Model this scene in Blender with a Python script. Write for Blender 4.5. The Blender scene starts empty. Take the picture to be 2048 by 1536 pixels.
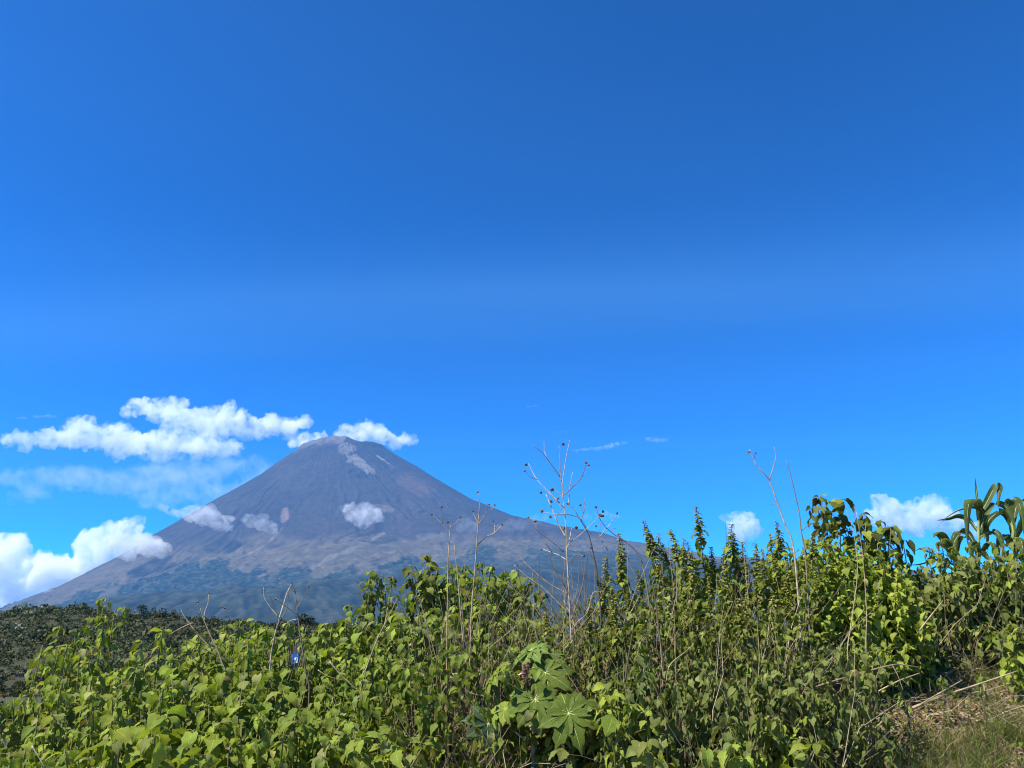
import bpy, bmesh, math, random
import numpy as np
from mathutils import Vector, Matrix, Euler

R = math.radians
rng = np.random.RandomState(7)
random.seed(11)
scene = bpy.context.scene
COL = scene.collection

# ------------------------------------------------------------------ camera
FPX, CX, CY, HORIZON, EYE = 1538.0, 1024.0, 768.0, 1290.0, 1.6
PITCH = math.atan((HORIZON - CY) / FPX)
cam_d = bpy.data.cameras.new('camera')
cam_d.sensor_width = 36.0
cam_d.lens = 36.0 * FPX / 2048.0
cam_d.clip_start = 0.05
cam_d.clip_end = 80000.0
cam = bpy.data.objects.new('camera', cam_d)
cam.location = (0, 0, EYE)
cam.rotation_euler = (math.pi / 2 + PITCH, 0, 0)
COL.objects.link(cam)
scene.camera = cam

# ------------------------------------------------------------------ sun + sky
SUN_EL, SUN_AZ = R(54), R(-118)          # azimuth measured from +Y (view direction) towards +X
sun_vec = Vector((math.sin(SUN_AZ) * math.cos(SUN_EL), math.cos(SUN_AZ) * math.cos(SUN_EL), math.sin(SUN_EL)))
sun_d = bpy.data.lights.new('sun', 'SUN')
sun_d.energy = 5.0
sun_d.angle = R(0.53)
sun_d.color = (1.0, 0.955, 0.87)
sun = bpy.data.objects.new('sun', sun_d)
sun.rotation_euler = (-sun_vec).to_track_quat('-Z', 'Y').to_euler()
sun.location = (0, 0, 30)
COL.objects.link(sun)

world = bpy.data.worlds.new('World')
scene.world = world
world.use_nodes = True
wt = world.node_tree
for n in list(wt.nodes):
    wt.nodes.remove(n)
W = wt.nodes.new
L = wt.links.new
w_out = W('ShaderNodeOutputWorld')
w_bg = W('ShaderNodeBackground')
sky = W('ShaderNodeTexSky')
sky.sky_type = 'NISHITA'
sky.sun_disc = False
sky.sun_elevation = SUN_EL
sky.sun_rotation = SUN_AZ % (2 * math.pi)
sky.altitude = 2300
sky.air_density = 1.0
sky.dust_density = 0.3
sky.ozone_density = 2.5
w_bg.inputs['Strength'].default_value = 0.075
SKY_TINT = (0.06, 0.382, 0.60, 1)
SKY_GAMMA = 1.6
gam = W('ShaderNodeGamma'); gam.inputs['Gamma'].default_value = SKY_GAMMA
tint = W('ShaderNodeMix'); tint.data_type = 'RGBA'; tint.blend_type = 'MULTIPLY'; tint.inputs['Factor'].default_value = 1.0
tint.inputs[7].default_value = SKY_TINT
L(sky.outputs[0], gam.inputs[0]); L(gam.outputs[0], tint.inputs[6])
# thin cirrus: noise on the plane of a high cloud deck
tc = W('ShaderNodeTexCoord')
sep = W('ShaderNodeSeparateXYZ'); L(tc.outputs['Generated'], sep.inputs[0])
def wmath(op, a, b):
    m = W('ShaderNodeMath'); m.operation = op
    for i, v in enumerate((a, b)):
        if v is None: continue
        if isinstance(v, (int, float)): m.inputs[i].default_value = v
        else: L(v, m.inputs[i])
    return m.outputs[0]
zc = wmath('MAXIMUM', sep.outputs['Z'], 0.03)
dx = wmath('DIVIDE', sep.outputs['X'], zc)
dy = wmath('DIVIDE', sep.outputs['Y'], zc)
cmb = W('ShaderNodeCombineXYZ'); L(dx, cmb.inputs[0]); L(dy, cmb.inputs[1])
mp = W('ShaderNodeMapping'); mp.inputs['Rotation'].default_value = (0, 0, R(9)); mp.inputs['Scale'].default_value = (0.16, 0.85, 1)
mp.inputs['Location'].default_value = (0.35, 0.55, 0)
L(cmb.outputs[0], mp.inputs[0])
cn = W('ShaderNodeTexNoise'); cn.inputs['Scale'].default_value = 1.0; cn.inputs['Detail'].default_value = 4.0
cn.inputs['Roughness'].default_value = 0.45; cn.inputs['Distortion'].default_value = 0.35
L(mp.outputs[0], cn.inputs[0])
cr = W('ShaderNodeMapRange'); cr.inputs['From Min'].default_value = 0.50; cr.inputs['From Max'].default_value = 0.80
cr.inputs['To Min'].default_value = 0.0; cr.inputs['To Max'].default_value = 0.12
L(cn.outputs[0], cr.inputs[0])
# one long streak of that deck crossing the view, torn by the same noise
lineo = wmath('ADD', wmath('ADD', dy, wmath('MULTIPLY', dx, 0.125)), -2.17)
gau = wmath('POWER', 2.718, wmath('MULTIPLY', wmath('MULTIPLY', lineo, lineo), -11.0))
cn2 = W('ShaderNodeTexNoise'); cn2.inputs['Scale'].default_value = 1.7; cn2.inputs['Detail'].default_value = 5.0; L(mp.outputs[0], cn2.inputs[0])
streak = wmath('MULTIPLY', wmath('MULTIPLY', gau, cn2.outputs[0]), 0.32)
csum = wmath('ADD', cr.outputs[0], streak)
cmix = W('ShaderNodeMix'); cmix.data_type = 'RGBA'
cmix.inputs[7].default_value = (1.2, 3.2, 6.4, 1)
L(csum, cmix.inputs['Factor']); L(tint.outputs[2], cmix.inputs[6])
L(cmix.outputs[2], w_bg.inputs['Color']); L(w_bg.outputs[0], w_out.inputs[0])

vs = scene.view_settings
vs.view_transform = 'Standard'
vs.look = 'None'
vs.gamma = 1.0
vs.use_curve_mapping = False
vs.exposure = 1.15
scene.cycles.volume_bounces = 24
scene.cycles.max_bounces = 28
scene.cycles.diffuse_bounces = 4
scene.cycles.transmission_bounces = 4
scene.cycles.use_denoising = True
scene.cycles.denoising_input_passes = 'RGB_ALBEDO_NORMAL'
scene.cycles.filter_width = 1.05
scene.cycles.sample_clamp_indirect = 6.0
scene.render.use_motion_blur = False

# ------------------------------------------------------------------ helpers
CP, SP = math.cos(PITCH), math.sin(PITCH)
def at(px, py, Y):
    u = (px - CX) / FPX; v = -(py - CY) / FPX
    d = Vector((u, CP - v * SP, SP + v * CP))
    t = Y / d.y
    return Vector((d.x * t, Y, EYE + d.z * t))

def smooth(a, b, x):
    t = np.clip((np.asarray(x, float) - a) / (b - a), 0, 1)
    return t * t * (3 - 2 * t)

def _hash(ix, iy, s):
    h = (ix.astype(np.int64) * 374761393 + iy.astype(np.int64) * 668265263 + s * 974634541) & 0xffffffff
    h = ((h ^ (h >> 13)) * 1274126177) & 0xffffffff
    h = h ^ (h >> 16)
    return (h & 0xffffff) / float(0xffffff)

def vnoise(x, y, s=0):
    x = np.asarray(x, float); y = np.asarray(y, float)
    ix = np.floor(x); iy = np.floor(y)
    fx = x - ix; fy = y - iy
    fx = fx * fx * fx * (fx * (fx * 6 - 15) + 10); fy = fy * fy * fy * (fy * (fy * 6 - 15) + 10)
    a = _hash(ix, iy, s); b = _hash(ix + 1, iy, s); c = _hash(ix, iy + 1, s); d = _hash(ix + 1, iy + 1, s)
    return (a * (1 - fx) + b * fx) * (1 - fy) + (c * (1 - fx) + d * fx) * fy

def fbm(x, y, oct=5, s=0, gain=0.5):
    t = 0; a = 1; n = 0
    for i in range(oct):
        t = t + a * (vnoise(x * 2 ** i, y * 2 ** i, s + i) - 0.5); n += a; a *= gain
    return t / n * 2

def tag(o, label=None, cat=None, group=None, kind=None):
    if label: o['label'] = label
    if cat: o['category'] = cat
    if group: o['group'] = group
    if kind: o['kind'] = kind
    return o

def link(name, data, parent=None, mat4=None, loc=None):
    o = bpy.data.objects.new(name, data)
    COL.objects.link(o)
    if parent is not None: o.parent = parent
    if mat4 is not None: o.matrix_basis = mat4
    if loc is not None: o.location = loc
    return o

def thing(name, label, cat, loc=(0, 0, 0), group=None):
    o = bpy.data.objects.new(name, None)
    o.empty_display_size = 0.1
    COL.objects.link(o)
    o.location = loc
    return tag(o, label, cat, group)

def mesh_np(name, V, F, mat=None, smooth_sh=True, cols=None, uvs=None):
    """V (n,3), F (m,k) one face size, or a list of faces"""
    me = bpy.data.meshes.new(name)
    V = np.asarray(V, np.float32)
    if isinstance(F, np.ndarray):
        k = F.shape[1]; m = F.shape[0]
        me.vertices.add(len(V)); me.vertices.foreach_set('co', V.ravel())
        me.loops.add(m * k); me.loops.foreach_set('vertex_index', F.astype(np.int32).ravel())
        me.polygons.add(m); me.polygons.foreach_set('loop_start', np.arange(0, m * k, k, dtype=np.int32))
        me.update(calc_edges=True)
    else:
        me.from_pydata([tuple(v) for v in V], [], [tuple(f) for f in F]); me.update()
    if smooth_sh:
        me.polygons.foreach_set('use_smooth', np.ones(len(me.polygons), bool))
    if cols is not None:
        ca = me.color_attributes.new('Col', 'FLOAT_COLOR', 'POINT')
        c4 = np.ones((len(V), 4), np.float32); c4[:, :3] = cols
        ca.data.foreach_set('color', c4.ravel())
    if uvs is not None:
        ul = me.uv_layers.new(name='UVMap')
        li = np.empty(len(me.loops), np.int32); me.loops.foreach_get('vertex_index', li)
        ul.data.foreach_set('uv', np.asarray(uvs, np.float32)[li].ravel())
    if mat: me.materials.append(mat)
    return me

class MB:
    def __init__(s): s.v = []; s.f = []
    def tube(s, pts, radii, sides=5, cap=True):
        pts = [Vector(p) for p in pts]
        b = len(s.v); n = len(pts)
        ref = Vector((0.31, 0.73, 0.2)).normalized()
        for i, p in enumerate(pts):
            d = (pts[min(i + 1, n - 1)] - pts[max(i - 1, 0)])
            if d.length < 1e-9: d = Vector((0, 0, 1))
            d.normalize()
            r_ = ref if abs(d.dot(ref)) < 0.95 else Vector((1, 0, 0))
            e1 = d.cross(r_).normalized(); e2 = d.cross(e1)
            for k in range(sides):
                a = 2 * math.pi * k / sides
                s.v.append(p + (e1 * math.cos(a) + e2 * math.sin(a)) * radii[i])
        for i in range(n - 1):
            for k in range(sides):
                k2 = (k + 1) % sides
                s.f.append((b + i * sides + k, b + i * sides + k2, b + (i + 1) * sides + k2, b + (i + 1) * sides + k))
        if cap:
            s.f.append(tuple(b + k for k in range(sides))[::-1])
            s.f.append(tuple(b + (n - 1) * sides + k for k in range(sides)))
    def box(s, c, h):
        b = len(s.v)
        for dx_ in (-1, 1):
            for dy_ in (-1, 1):
                for dz_ in (-1, 1):
                    s.v.append(Vector((c[0] + dx_ * h[0], c[1] + dy_ * h[1], c[2] + dz_ * h[2])))
        for q in ((0, 1, 3, 2), (4, 6, 7, 5), (0, 4, 5, 1), (2, 3, 7, 6), (0, 2, 6, 4), (1, 5, 7, 3)):
            s.f.append(tuple(b + i for i in q))
    def add(s, V, F):
        b = len(s.v)
        s.v.extend(Vector(v) for v in V); s.f.extend(tuple(b + i for i in f) for f in F)
    def mesh(s, name, mat, sm=True):
        me = bpy.data.meshes.new(name)
        me.from_pydata([tuple(v) for v in s.v], [], s.f); me.update()
        if sm: me.polygons.foreach_set('use_smooth', np.ones(len(me.polygons), bool))
        if mat: me.materials.append(mat)
        return me

def curve_pts(pts, n):
    """Catmull-Rom through pts, n samples per span"""
    P_ = [Vector(p) for p in pts]
    if len(P_) == 2:
        return [P_[0].lerp(P_[1], i / n) for i in range(n + 1)]
    E = [P_[0] * 2 - P_[1]] + P_ + [P_[-1] * 2 - P_[-2]]
    out = []
    for i in range(1, len(E) - 2):
        a, b, c, d = E[i - 1], E[i], E[i + 1], E[i + 2]
        for k in range(n):
            t = k / n
            out.append(0.5 * ((2 * b) + (c - a) * t + (2 * a - 5 * b + 4 * c - d) * t * t + (3 * b - a - 3 * c + d) * t ** 3))
    out.append(P_[-1].copy())
    return out

# ------------------------------------------------------------------ materials
def new_mat(name):
    m = bpy.data.materials.new(name); m.use_nodes = True
    nt = m.node_tree
    b = nt.nodes['Principled BSDF']; o = nt.nodes['Material Output']
    b.inputs['Specular IOR Level'].default_value = 0.25
    return m, nt, b, o

def nd(nt, t, **kw):
    n = nt.nodes.new(t)
    for k, v in kw.items():
        setattr(n, k, v)
    return n

def mixc(nt, fac, a, b, blend='MIX'):
    m = nd(nt, 'ShaderNodeMix', data_type='RGBA', blend_type=blend)
    for sock, v in ((m.inputs['Factor'], fac), (m.inputs[6], a), (m.inputs[7], b)):
        if isinstance(v, (int, float)): sock.default_value = v
        elif isinstance(v, tuple): sock.default_value = v if len(v) == 4 else v + (1,)
        else: nt.links.new(v, sock)
    return m.outputs[2]

def noise(nt, scale, detail=4, rough=0.55, coord='Object', vec=None, dist=0.0):
    n = nd(nt, 'ShaderNodeTexNoise')
    n.inputs['Scale'].default_value = scale; n.inputs['Detail'].default_value = detail
    n.inputs['Roughness'].default_value = rough; n.inputs['Distortion'].default_value = dist
    if vec is None:
        t = nd(nt, 'ShaderNodeTexCoord'); vec = t.outputs[coord]
    nt.links.new(vec, n.inputs['Vector'])
    return n.outputs[0]

def ramp(nt, val, a, b, lo=0.0, hi=1.0):
    r = nd(nt, 'ShaderNodeMapRange'); r.interpolation_type = 'SMOOTHSTEP'
    r.inputs['From Min'].default_value = a; r.inputs['From Max'].default_value = b
    r.inputs['To Min'].default_value = lo; r.inputs['To Max'].default_value = hi
    nt.links.new(val, r.inputs['Value'])
    return r.outputs[0]

def bump(nt, b, val, strength, dist):
    n = nd(nt, 'ShaderNodeBump'); n.inputs['Strength'].default_value = strength; n.inputs['Distance'].default_value = dist
    nt.links.new(val, n.inputs['Height']); nt.links.new(n.outputs[0], b.inputs['Normal'])

def leaf_material(name, src='object', rough=0.75, trans=0.34, vein=True, tcol=(1.25, 1.35, 0.55)):
    m, nt, b, o = new_mat(name)
    if src == 'object':
        oi = nd(nt, 'ShaderNodeObjectInfo'); col = oi.outputs['Color']
    else:
        vc = nd(nt, 'ShaderNodeVertexColor'); vc.layer_name = 'Col'; col = vc.outputs[0]
    nz = noise(nt, 26, 3, 0.6)
    col = mixc(nt, ramp(nt, nz, 0.35, 0.7), mixc(nt, 1.0, col, (0.80, 0.80, 0.78), 'MULTIPLY'), mixc(nt, 1.0, col, (1.15, 1.12, 1.0), 'MULTIPLY'))
    if src == 'object':
        tc_ = nd(nt, 'ShaderNodeTexCoord'); off = nd(nt, 'ShaderNodeVectorMath', operation='MULTIPLY_ADD')
        cv = nd(nt, 'ShaderNodeCombineXYZ'); nt.links.new(oi.outputs['Random'], cv.inputs[0]); nt.links.new(oi.outputs['Random'], cv.inputs[2])
        nt.links.new(cv.outputs[0], off.inputs[0]); off.inputs[1].default_value = (37, 11, 53); nt.links.new(tc_.outputs['Object'], off.inputs[2])
        wear = noise(nt, 3.2, 4, 0.6, vec=off.outputs[0])
        col = mixc(nt, ramp(nt, wear, 0.66, 0.72, 0, 0.7), col, (0.17, 0.135, 0.045))
    if vein:
        uv = nd(nt, 'ShaderNodeUVMap'); sp = nd(nt, 'ShaderNodeSeparateXYZ'); nt.links.new(uv.outputs[0], sp.inputs[0])
        def M(op, a, b_=None):
            n = nd(nt, 'ShaderNodeMath', operation=op)
            for i, v in enumerate((a, b_)):
                if v is None: continue
                if isinstance(v, (int, float)): n.inputs[i].default_value = v
                else: nt.links.new(v, n.inputs[i])
            return n.outputs[0]
        au = M('ABSOLUTE', M('SUBTRACT', sp.outputs[0], 0.5))
        mid = ramp(nt, au, 0.015, 0.045, 1, 0)
        side = M('PINGPONG', M('SUBTRACT', sp.outputs[1], M('MULTIPLY', au, 0.55)), 0.085)
        sv = ramp(nt, side, 0.0, 0.014, 0.45, 0)
        vfac = M('MAXIMUM', mid, sv)
        col = mixc(nt, M('MULTIPLY', vfac, 0.55), col, mixc(nt, 1.0, col, (1.7, 1.6, 1.5), 'MULTIPLY'))
        bump(nt, b, M('SUBTRACT', M('MULTIPLY', nz, 0.4), vfac), 0.35, 0.004)
    nt.links.new(col, b.inputs['Base Color'])
    b.inputs['Roughness'].default_value = rough
    b.inputs['Specular IOR Level'].default_value = 0.12
    tr = nd(nt, 'ShaderNodeBsdfTranslucent')
    nt.links.new(mixc(nt, 1.0, col, tcol, 'MULTIPLY'), tr.inputs[0])
    mx = nd(nt, 'ShaderNodeMixShader'); mx.inputs[0].default_value = trans
    nt.links.new(b.outputs[0], mx.inputs[1]); nt.links.new(tr.outputs[0], mx.inputs[2])
    nt.links.new(mx.outputs[0], o.inputs[0])
    return m

M_LEAF = leaf_material('leaf')
M_LEAF_ATTR = leaf_material('leaf_mass', 'attr', vein=False)
M_CASTOR = leaf_material('castor_leaf', rough=0.65, trans=0.28)
M_CORN = leaf_material('corn_leaf', rough=0.48, trans=0.30, vein=False)

def plain_mat(name, c1, c2, scale=40, rough=0.8, src=None, bumpd=0.0):
    m, nt, b, o = new_mat(name)
    nz = noise(nt, scale, 4, 0.6)
    col = mixc(nt, ramp(nt, nz, 0.3, 0.7), c1, c2)
    if src == 'object':
        oi = nd(nt, 'ShaderNodeObjectInfo'); col = mixc(nt, 1.0, col, oi.outputs['Color'], 'MULTIPLY')
    if src == 'attr':
        vc = nd(nt, 'ShaderNodeVertexColor'); vc.layer_name = 'Col'; col = mixc(nt, 1.0, col, vc.outputs[0], 'MULTIPLY')
    nt.links.new(col, b.inputs['Base Color']); b.inputs['Roughness'].default_value = rough
    if bumpd: bump(nt, b, nz, 0.6, bumpd)
    return m

M_STEM = plain_mat('green_stem', (0.10, 0.11, 0.035), (0.17, 0.15, 0.07), 30)
M_DRY = plain_mat('dry_stalk', (0.30, 0.24, 0.17), (0.55, 0.48, 0.38), 35, src='object')
M_DRYMASS = plain_mat('dry_twig_mass', (0.7, 0.7, 0.7), (1.1, 1.1, 1.05), 30, src='attr')
M_SEED = plain_mat('seed_head', (0.05, 0.037, 0.028), (0.17, 0.13, 0.095), 90)
M_BARK = plain_mat('bark', (0.05, 0.04, 0.03), (0.10, 0.085, 0.07), 6)
M_VEIN = plain_mat('castor_vein', (0.32, 0.36, 0.10), (0.40, 0.42, 0.14), 40, 0.5)
M_CANE = plain_mat('castor_cane', (0.34, 0.38, 0.27), (0.48, 0.46, 0.36), 25, 0.5)
M_FRUIT = plain_mat('castor_fruit', (0.10, 0.045, 0.035), (0.18, 0.085, 0.06), 120)

# ------------------------------------------------------------------ terrain height
def ground_z(x, y):
    x = np.asarray(x, float); y = np.asarray(y, float)
    base = -14.0 * smooth(13, 200, y)
    toe = -2.6 - 0.25 * (y - 3)
    s = smooth(0, 3.2, x - toe)
    fy = smooth(1.5, 3.4, y)
    B = s * fy * (0.95 + 0.28 * np.clip(y - 3.4, 0, 1.8)) * (1 - smooth(9, 40, y))
    near = 1 - smooth(8, 20, np.hypot(x, y - 4))
    rough = (0.10 * fbm(x * 1.1, y * 1.1, 3, 3) + 0.05 * fbm(x * 5, y * 5, 4, 9)) * near * np.clip(B * 2, 0, 1)
    wide = 2.5 * fbm(x / 400, y / 400, 3, 21) * smooth(300, 900, np.hypot(x, y))
    return base + B + rough + wide
_GX = np.arange(-6, 6.001, 0.03); _GY = np.arange(1, 8.501, 0.03)
_GZ = ground_z(*np.meshgrid(_GX, _GY))
def gz(x, y):
    if -5.9 < x < 5.9 and 1.05 < y < 8.4:
        a = (x + 6) / .03; b = (y - 1) / .03; i = int(a); j = int(b); a -= i; b -= j
        return float((_GZ[j, i] * (1 - a) + _GZ[j, i + 1] * a) * (1 - b) + (_GZ[j + 1, i] * (1 - a) + _GZ[j + 1, i + 1] * a) * b)
    return float(ground_z(np.array([x]), np.array([y]))[0])

def build_ground():
    a = np.linspace(-1, 1, 361)
    xs = np.sign(a) * (np.abs(a) * 5.5 + 20500 * np.abs(a) ** 9 )
    b = np.linspace(0, 1, 361)
    ys = 1.2 + 7 * b + 16500 * b ** 10
    ys = np.concatenate([[-2500, -600, -150, -40, -12, -4, -1.5, 0, 0.7], ys])
    X, Y = np.meshgrid(xs, ys)
    Z = ground_z(X, Y)
    V = np.stack([X, Y, Z], -1).reshape(-1, 3)
    nx, ny = len(xs), len(ys)
    i = np.arange(nx * ny).reshape(ny, nx)
    F = np.stack([i[:-1, :-1], i[:-1, 1:], i[1:, 1:], i[1:, :-1]], -1).reshape(-1, 4)
    m, nt, bs, o = new_mat('soil')
    n1 = noise(nt, 2.2, 6, 0.6); n2 = noise(nt, 28, 5, 0.65); n3 = noise(nt, 0.02, 4)
    col = mixc(nt, ramp(nt, n1, 0.35, 0.68), (0.255, 0.172, 0.10), (0.34, 0.245, 0.15))
    col = mixc(nt, ramp(nt, n2, 0.3, 0.65), mixc(nt, 1.0, col, (0.68, 0.65, 0.6), 'MULTIPLY'), col)
    geo = nd(nt, 'ShaderNodeNewGeometry'); ln = nd(nt, 'ShaderNodeVectorMath', operation='LENGTH')
    nt.links.new(geo.outputs['Position'], ln.inputs[0])
    far = ramp(nt, ln.outputs['Value'], 8, 13)
    field = mixc(nt, ramp(nt, n3, 0.4, 0.6), (0.040, 0.044, 0.020), (0.070, 0.062, 0.032))
    col = mixc(nt, far, col, field)
    nt.links.new(col, bs.inputs['Base Color']); bs.inputs['Roughness'].default_value = 0.95
    bump(nt, bs, n2, 0.7, 0.02)
    g = link('ground', mesh_np('ground', V, F, m)); tag(g, kind='structure')
    return g
build_ground()

def build_road():
    cl = curve_pts([(-6, -40, 0), (-7, -8, 0), (-8.9, 8, 0), (-9.8, 11, 0), (-13.4, 14.4, 0), (-22, 17, 0), (-40, 19, 0)], 10)
    m, nt, bs, o = new_mat('asphalt')
    n1 = noise(nt, 45, 5, 0.7); n2 = noise(nt, 0.8, 4)
    col = mixc(nt, ramp(nt, n1, 0.35, 0.65), (0.055, 0.058, 0.062), (0.11, 0.11, 0.112))
    col = mixc(nt, ramp(nt, n2, 0.3, 0.7), col, (0.12, 0.12, 0.125))
    nt.links.new(col, bs.inputs['Base Color']); bs.inputs['Roughness'].default_value = 0.85
    bump(nt, bs, n1, 0.4, 0.006)
    def strip(off0, off1, lift, mat, name, parent=None):
        V = []
        for i, p in enumerate(cl):
            d = (cl[min(i + 1, len(cl) - 1)] - cl[max(i - 1, 0)]).normalized()
            n = Vector((d.y, -d.x, 0))
            for k in range(5):
                q = p + n * (off0 + (off1 - off0) * k / 4)
                V.append((q.x, q.y, gz(q.x, q.y) + lift))
        n_ = len(cl); F = np.array([(i * 5 + k, i * 5 + k + 1, i * 5 + k + 6, i * 5 + k + 5) for i in range(n_ - 1) for k in range(4)])
        return link(name, mesh_np(name, V, F, mat), parent)
    r = strip(-3.1, 2.2, 0.03, m, 'road'); tag(r, kind='structure')
    wm = plain_mat('road_paint', (0.62, 0.61, 0.57), (0.78, 0.77, 0.74), 30, 0.7)
    strip(-2.8, -2.68, 0.036, wm, 'edge_line', r)
build_road()

# ------------------------------------------------------------------ volcano
MY = 13000.0
def build_mountain():
    left = [(668, 873), (640, 879), (618, 886), (600, 895), (588, 907), (572, 916), (520, 955), (430, 1008), (330, 1069), (230, 1133), (140, 1183), (60, 1217), (0, 1243), (-110, 1275), (-230, 1292)]
    right = [(668, 873), (694, 876), (716, 885), (742, 893), (752, 895), (766, 891), (776, 900), (800, 915), (838, 936), (860, 950), (905, 977), (960, 1008), (1040, 1040), (1130, 1066), (1230, 1083), (1290, 1104), (1500, 1140), (1850, 1175), (2200, 1250), (2450, 1292)]
    c = at(668, 873, MY)
    def prof(pts):
        r = [abs(at(a, b, MY).x - c.x) for a, b in pts]; z = [at(a, b, MY).z for a, b in pts]
        z[-1] = -40
        return np.array(r), np.array(z)
    rl, zl = prof(left); rr, zr = prof(right)
    NR = 470
    t = np.linspace(0, 1, NR); rad = 6900 * t / 0.93 + np.clip((t - 0.93) / 0.07, 0, 1) ** 2 * 7800
    front = np.linspace(-math.pi * 1.03, 0.03 * math.pi, 800); back = np.linspace(0.03 * math.pi, 0.97 * math.pi, 110)[1:-1]
    phi = np.concatenate([front, back])
    PH, RR = np.meshgrid(phi, rad)
    wr = smooth(0, 1, 0.5 + 0.5 * np.cos(PH))
    H = np.interp(RR, rl, zl) * (1 - wr) + np.interp(RR, rr, zr) * wr
    ysc = np.where(np.sin(PH) > 0, 0.2, 0.62 * 1)
    ysc = np.where(np.sin(PH) > 0, 0.2 , 0.58)
    X = c.x + RR * np.cos(PH)
    Yc = MY + RR * np.sin(PH) * ysc
    Yn = MY + RR * np.sin(PH)
    ang = PH * 40
    # radial gullies and ridges, broken up with distance down the slope
    warp = 2.2 * fbm(RR / 900, PH * 3, 3, 5)
    gul = np.abs(fbm(ang * 0.35 + warp, RR / 3800, 4, 31)) * 1.0
    fine = fbm(ang * 1.5 + warp, RR / 1100, 4, 57)
    lump = fbm(X / 900, Yn / 900, 5, 77)
    amp = smooth(150, 1300, RR) * (1 - 0.75 * smooth(9000, 14000, RR))
    silh = 0.62 + 0.38 * np.abs(np.sin(PH))
    Z = H + amp * silh * (-(26 + 46 * smooth(1300, 3200, RR)) * gul * (0.4 + 1.2 * vnoise(PH * 3, RR / 2500, 12)) + 6 * fine + 78 * lump * smooth(1200, 3500, RR)) + 12 * silh * lump
    # rocky cliffs near the rim
    rim = smooth(1150, 350, RR)
    Z = Z + rim * 46 * fbm(X / 150, Yn / 150, 5, 91, 0.6)
    def w2(px, py, Y=12300): p = at(px, py, Y); return p.x, p.z
    def seg_mask(pts, wpx, soft=0.6):
        m_ = np.zeros_like(Z)
        for (a, b) in zip(pts[:-1], pts[1:]):
            ax, az = w2(*a); bx, bz = w2(*b)
            tt = np.clip(((X - ax) * (bx - ax) + (Z - az) * (bz - az)) / ((bx - ax) ** 2 + (bz - az) ** 2 + 1e-6), 0, 1)
            d = np.hypot(X - ax - tt * (bx - ax), Z - az - tt * (bz - az)) / 8.4
            d = d + 4 * fbm(X / 60, Z / 60, 3, 15)
            m_ = np.maximum(m_, 1 - smooth(wpx * soft, wpx, d))
        return m_ * (np.sin(PH) < 0)
    dome = seg_mask([(688, 893), (697, 897)], 17)
    Z = Z + 40 * dome * (0.6 + fbm(X / 50, Yn / 50, 3, 8))
    streak = np.maximum(seg_mask([(700, 915), (702, 924)], 7), seg_mask([(708, 915), (728, 934), (748, 950)], 10))
    Z = Z + 14 * streak
    rocks = seg_mask([(700, 952), (735, 955)], 12) * smooth(-0.15, 0.3, fbm(X / 70, Z / 70, 3, 44))
    Z = Z + 22 * rocks
    # colours of rock, ash, grass and forest, plus a painted sunlit left edge
    n1 = fbm(X / 700, Z / 500, 5, 101); n2 = fbm(X / 140, Z / 140 + Yn / 200, 5, 103); n3 = fbm(ang * 0.8 + warp, RR / 2600, 5, 107)
    col = np.zeros(Z.shape + (3,))
    ash = np.array([0.040, 0.034, 0.031]); ash2 = np.array([0.052, 0.043, 0.036])
    col[:] = ash; k = smooth(-0.35, 0.5, 0.35 * n3 + 0.9 * n1 + 0.3 * n2)[..., None]; col = col * (1 - k) + ash2 * k
    red = seg_mask([(815, 965), (850, 985)], 30, 0.1)[..., None] * 0.6; col = col * (1 - red) + np.array([0.12, 0.08, 0.055]) * red
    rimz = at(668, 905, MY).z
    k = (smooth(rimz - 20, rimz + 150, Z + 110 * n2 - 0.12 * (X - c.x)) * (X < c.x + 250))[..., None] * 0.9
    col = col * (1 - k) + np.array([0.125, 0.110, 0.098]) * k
    lit_edge_l = smooth(-2.62, -3.0, PH) * (Z > at(500, 975, MY).z) * (PH < 0)  # sunlight along the upper left skyline, put into the colour as a paler strip
    k = (lit_edge_l * 0.6)[..., None]; col = col * (1 - k) + np.array([0.12, 0.10, 0.08]) * k
    zb = at(700, 1088, 11000).z
    k = smooth(zb + 190, zb - 10, Z + 240 * n1 + 70 * n2)[..., None]
    grass = np.array([0.086, 0.071, 0.046])[None, None] * (1 + 0.35 * n2[..., None])
    col = col * (1 - k) + grass * k
    for pts, wd, cc in (([(604, 1040), (609, 1060)], 8, (0.16, 0.12, 0.095)), ([(770, 1035), (800, 1042)], 9, (0.10, 0.082, 0.07)), ([(560, 1135), (590, 1115), (610, 1080)], 3, (0.15, 0.125, 0.095)), ([(690, 1180), (720, 1150), (760, 1130), (800, 1095)], 5, (0.13, 0.11, 0.08)), ([(752, 907), (788, 934)], 1.3, (0.17, 0.155, 0.14)), ([(120, 1183), (140, 1187)], 4, (0.2, 0.17, 0.14))):
        k = (seg_mask(pts, wd) * 0.8)[..., None]; col = col * (1 - k) + np.array(cc) * k
    for msk, cc in ((dome, (0.125, 0.11, 0.095)), (streak, (0.15, 0.135, 0.11)), (rocks, (0.035, 0.032, 0.032))):
        k = msk[..., None] * 0.95; col = col * (1 - k) + np.array(cc) * (1 + 0.5 * n2[..., None]) * k
    tl = [(0, 1215), (100, 1205), (200, 1185), (300, 1160), (400, 1128), (470, 1122), (530, 1150), (600, 1150), (680, 1165), (760, 1150), (830, 1135), (900, 1140), (980, 1115), (1060, 1128), (1140, 1115), (1220, 1118), (1400, 1150), (1900, 1190)]
    tx = [at(a, b, 10800).x for a, b in tl]; tz = [at(a, b, 10800).z for a, b in tl]
    zline = np.interp(X, tx, tz)
    nf = fbm(X / 260, Z / 200, 5, 201); nt_ = fbm(X / 46, Z / 20, 4, 203, 0.6)
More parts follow.
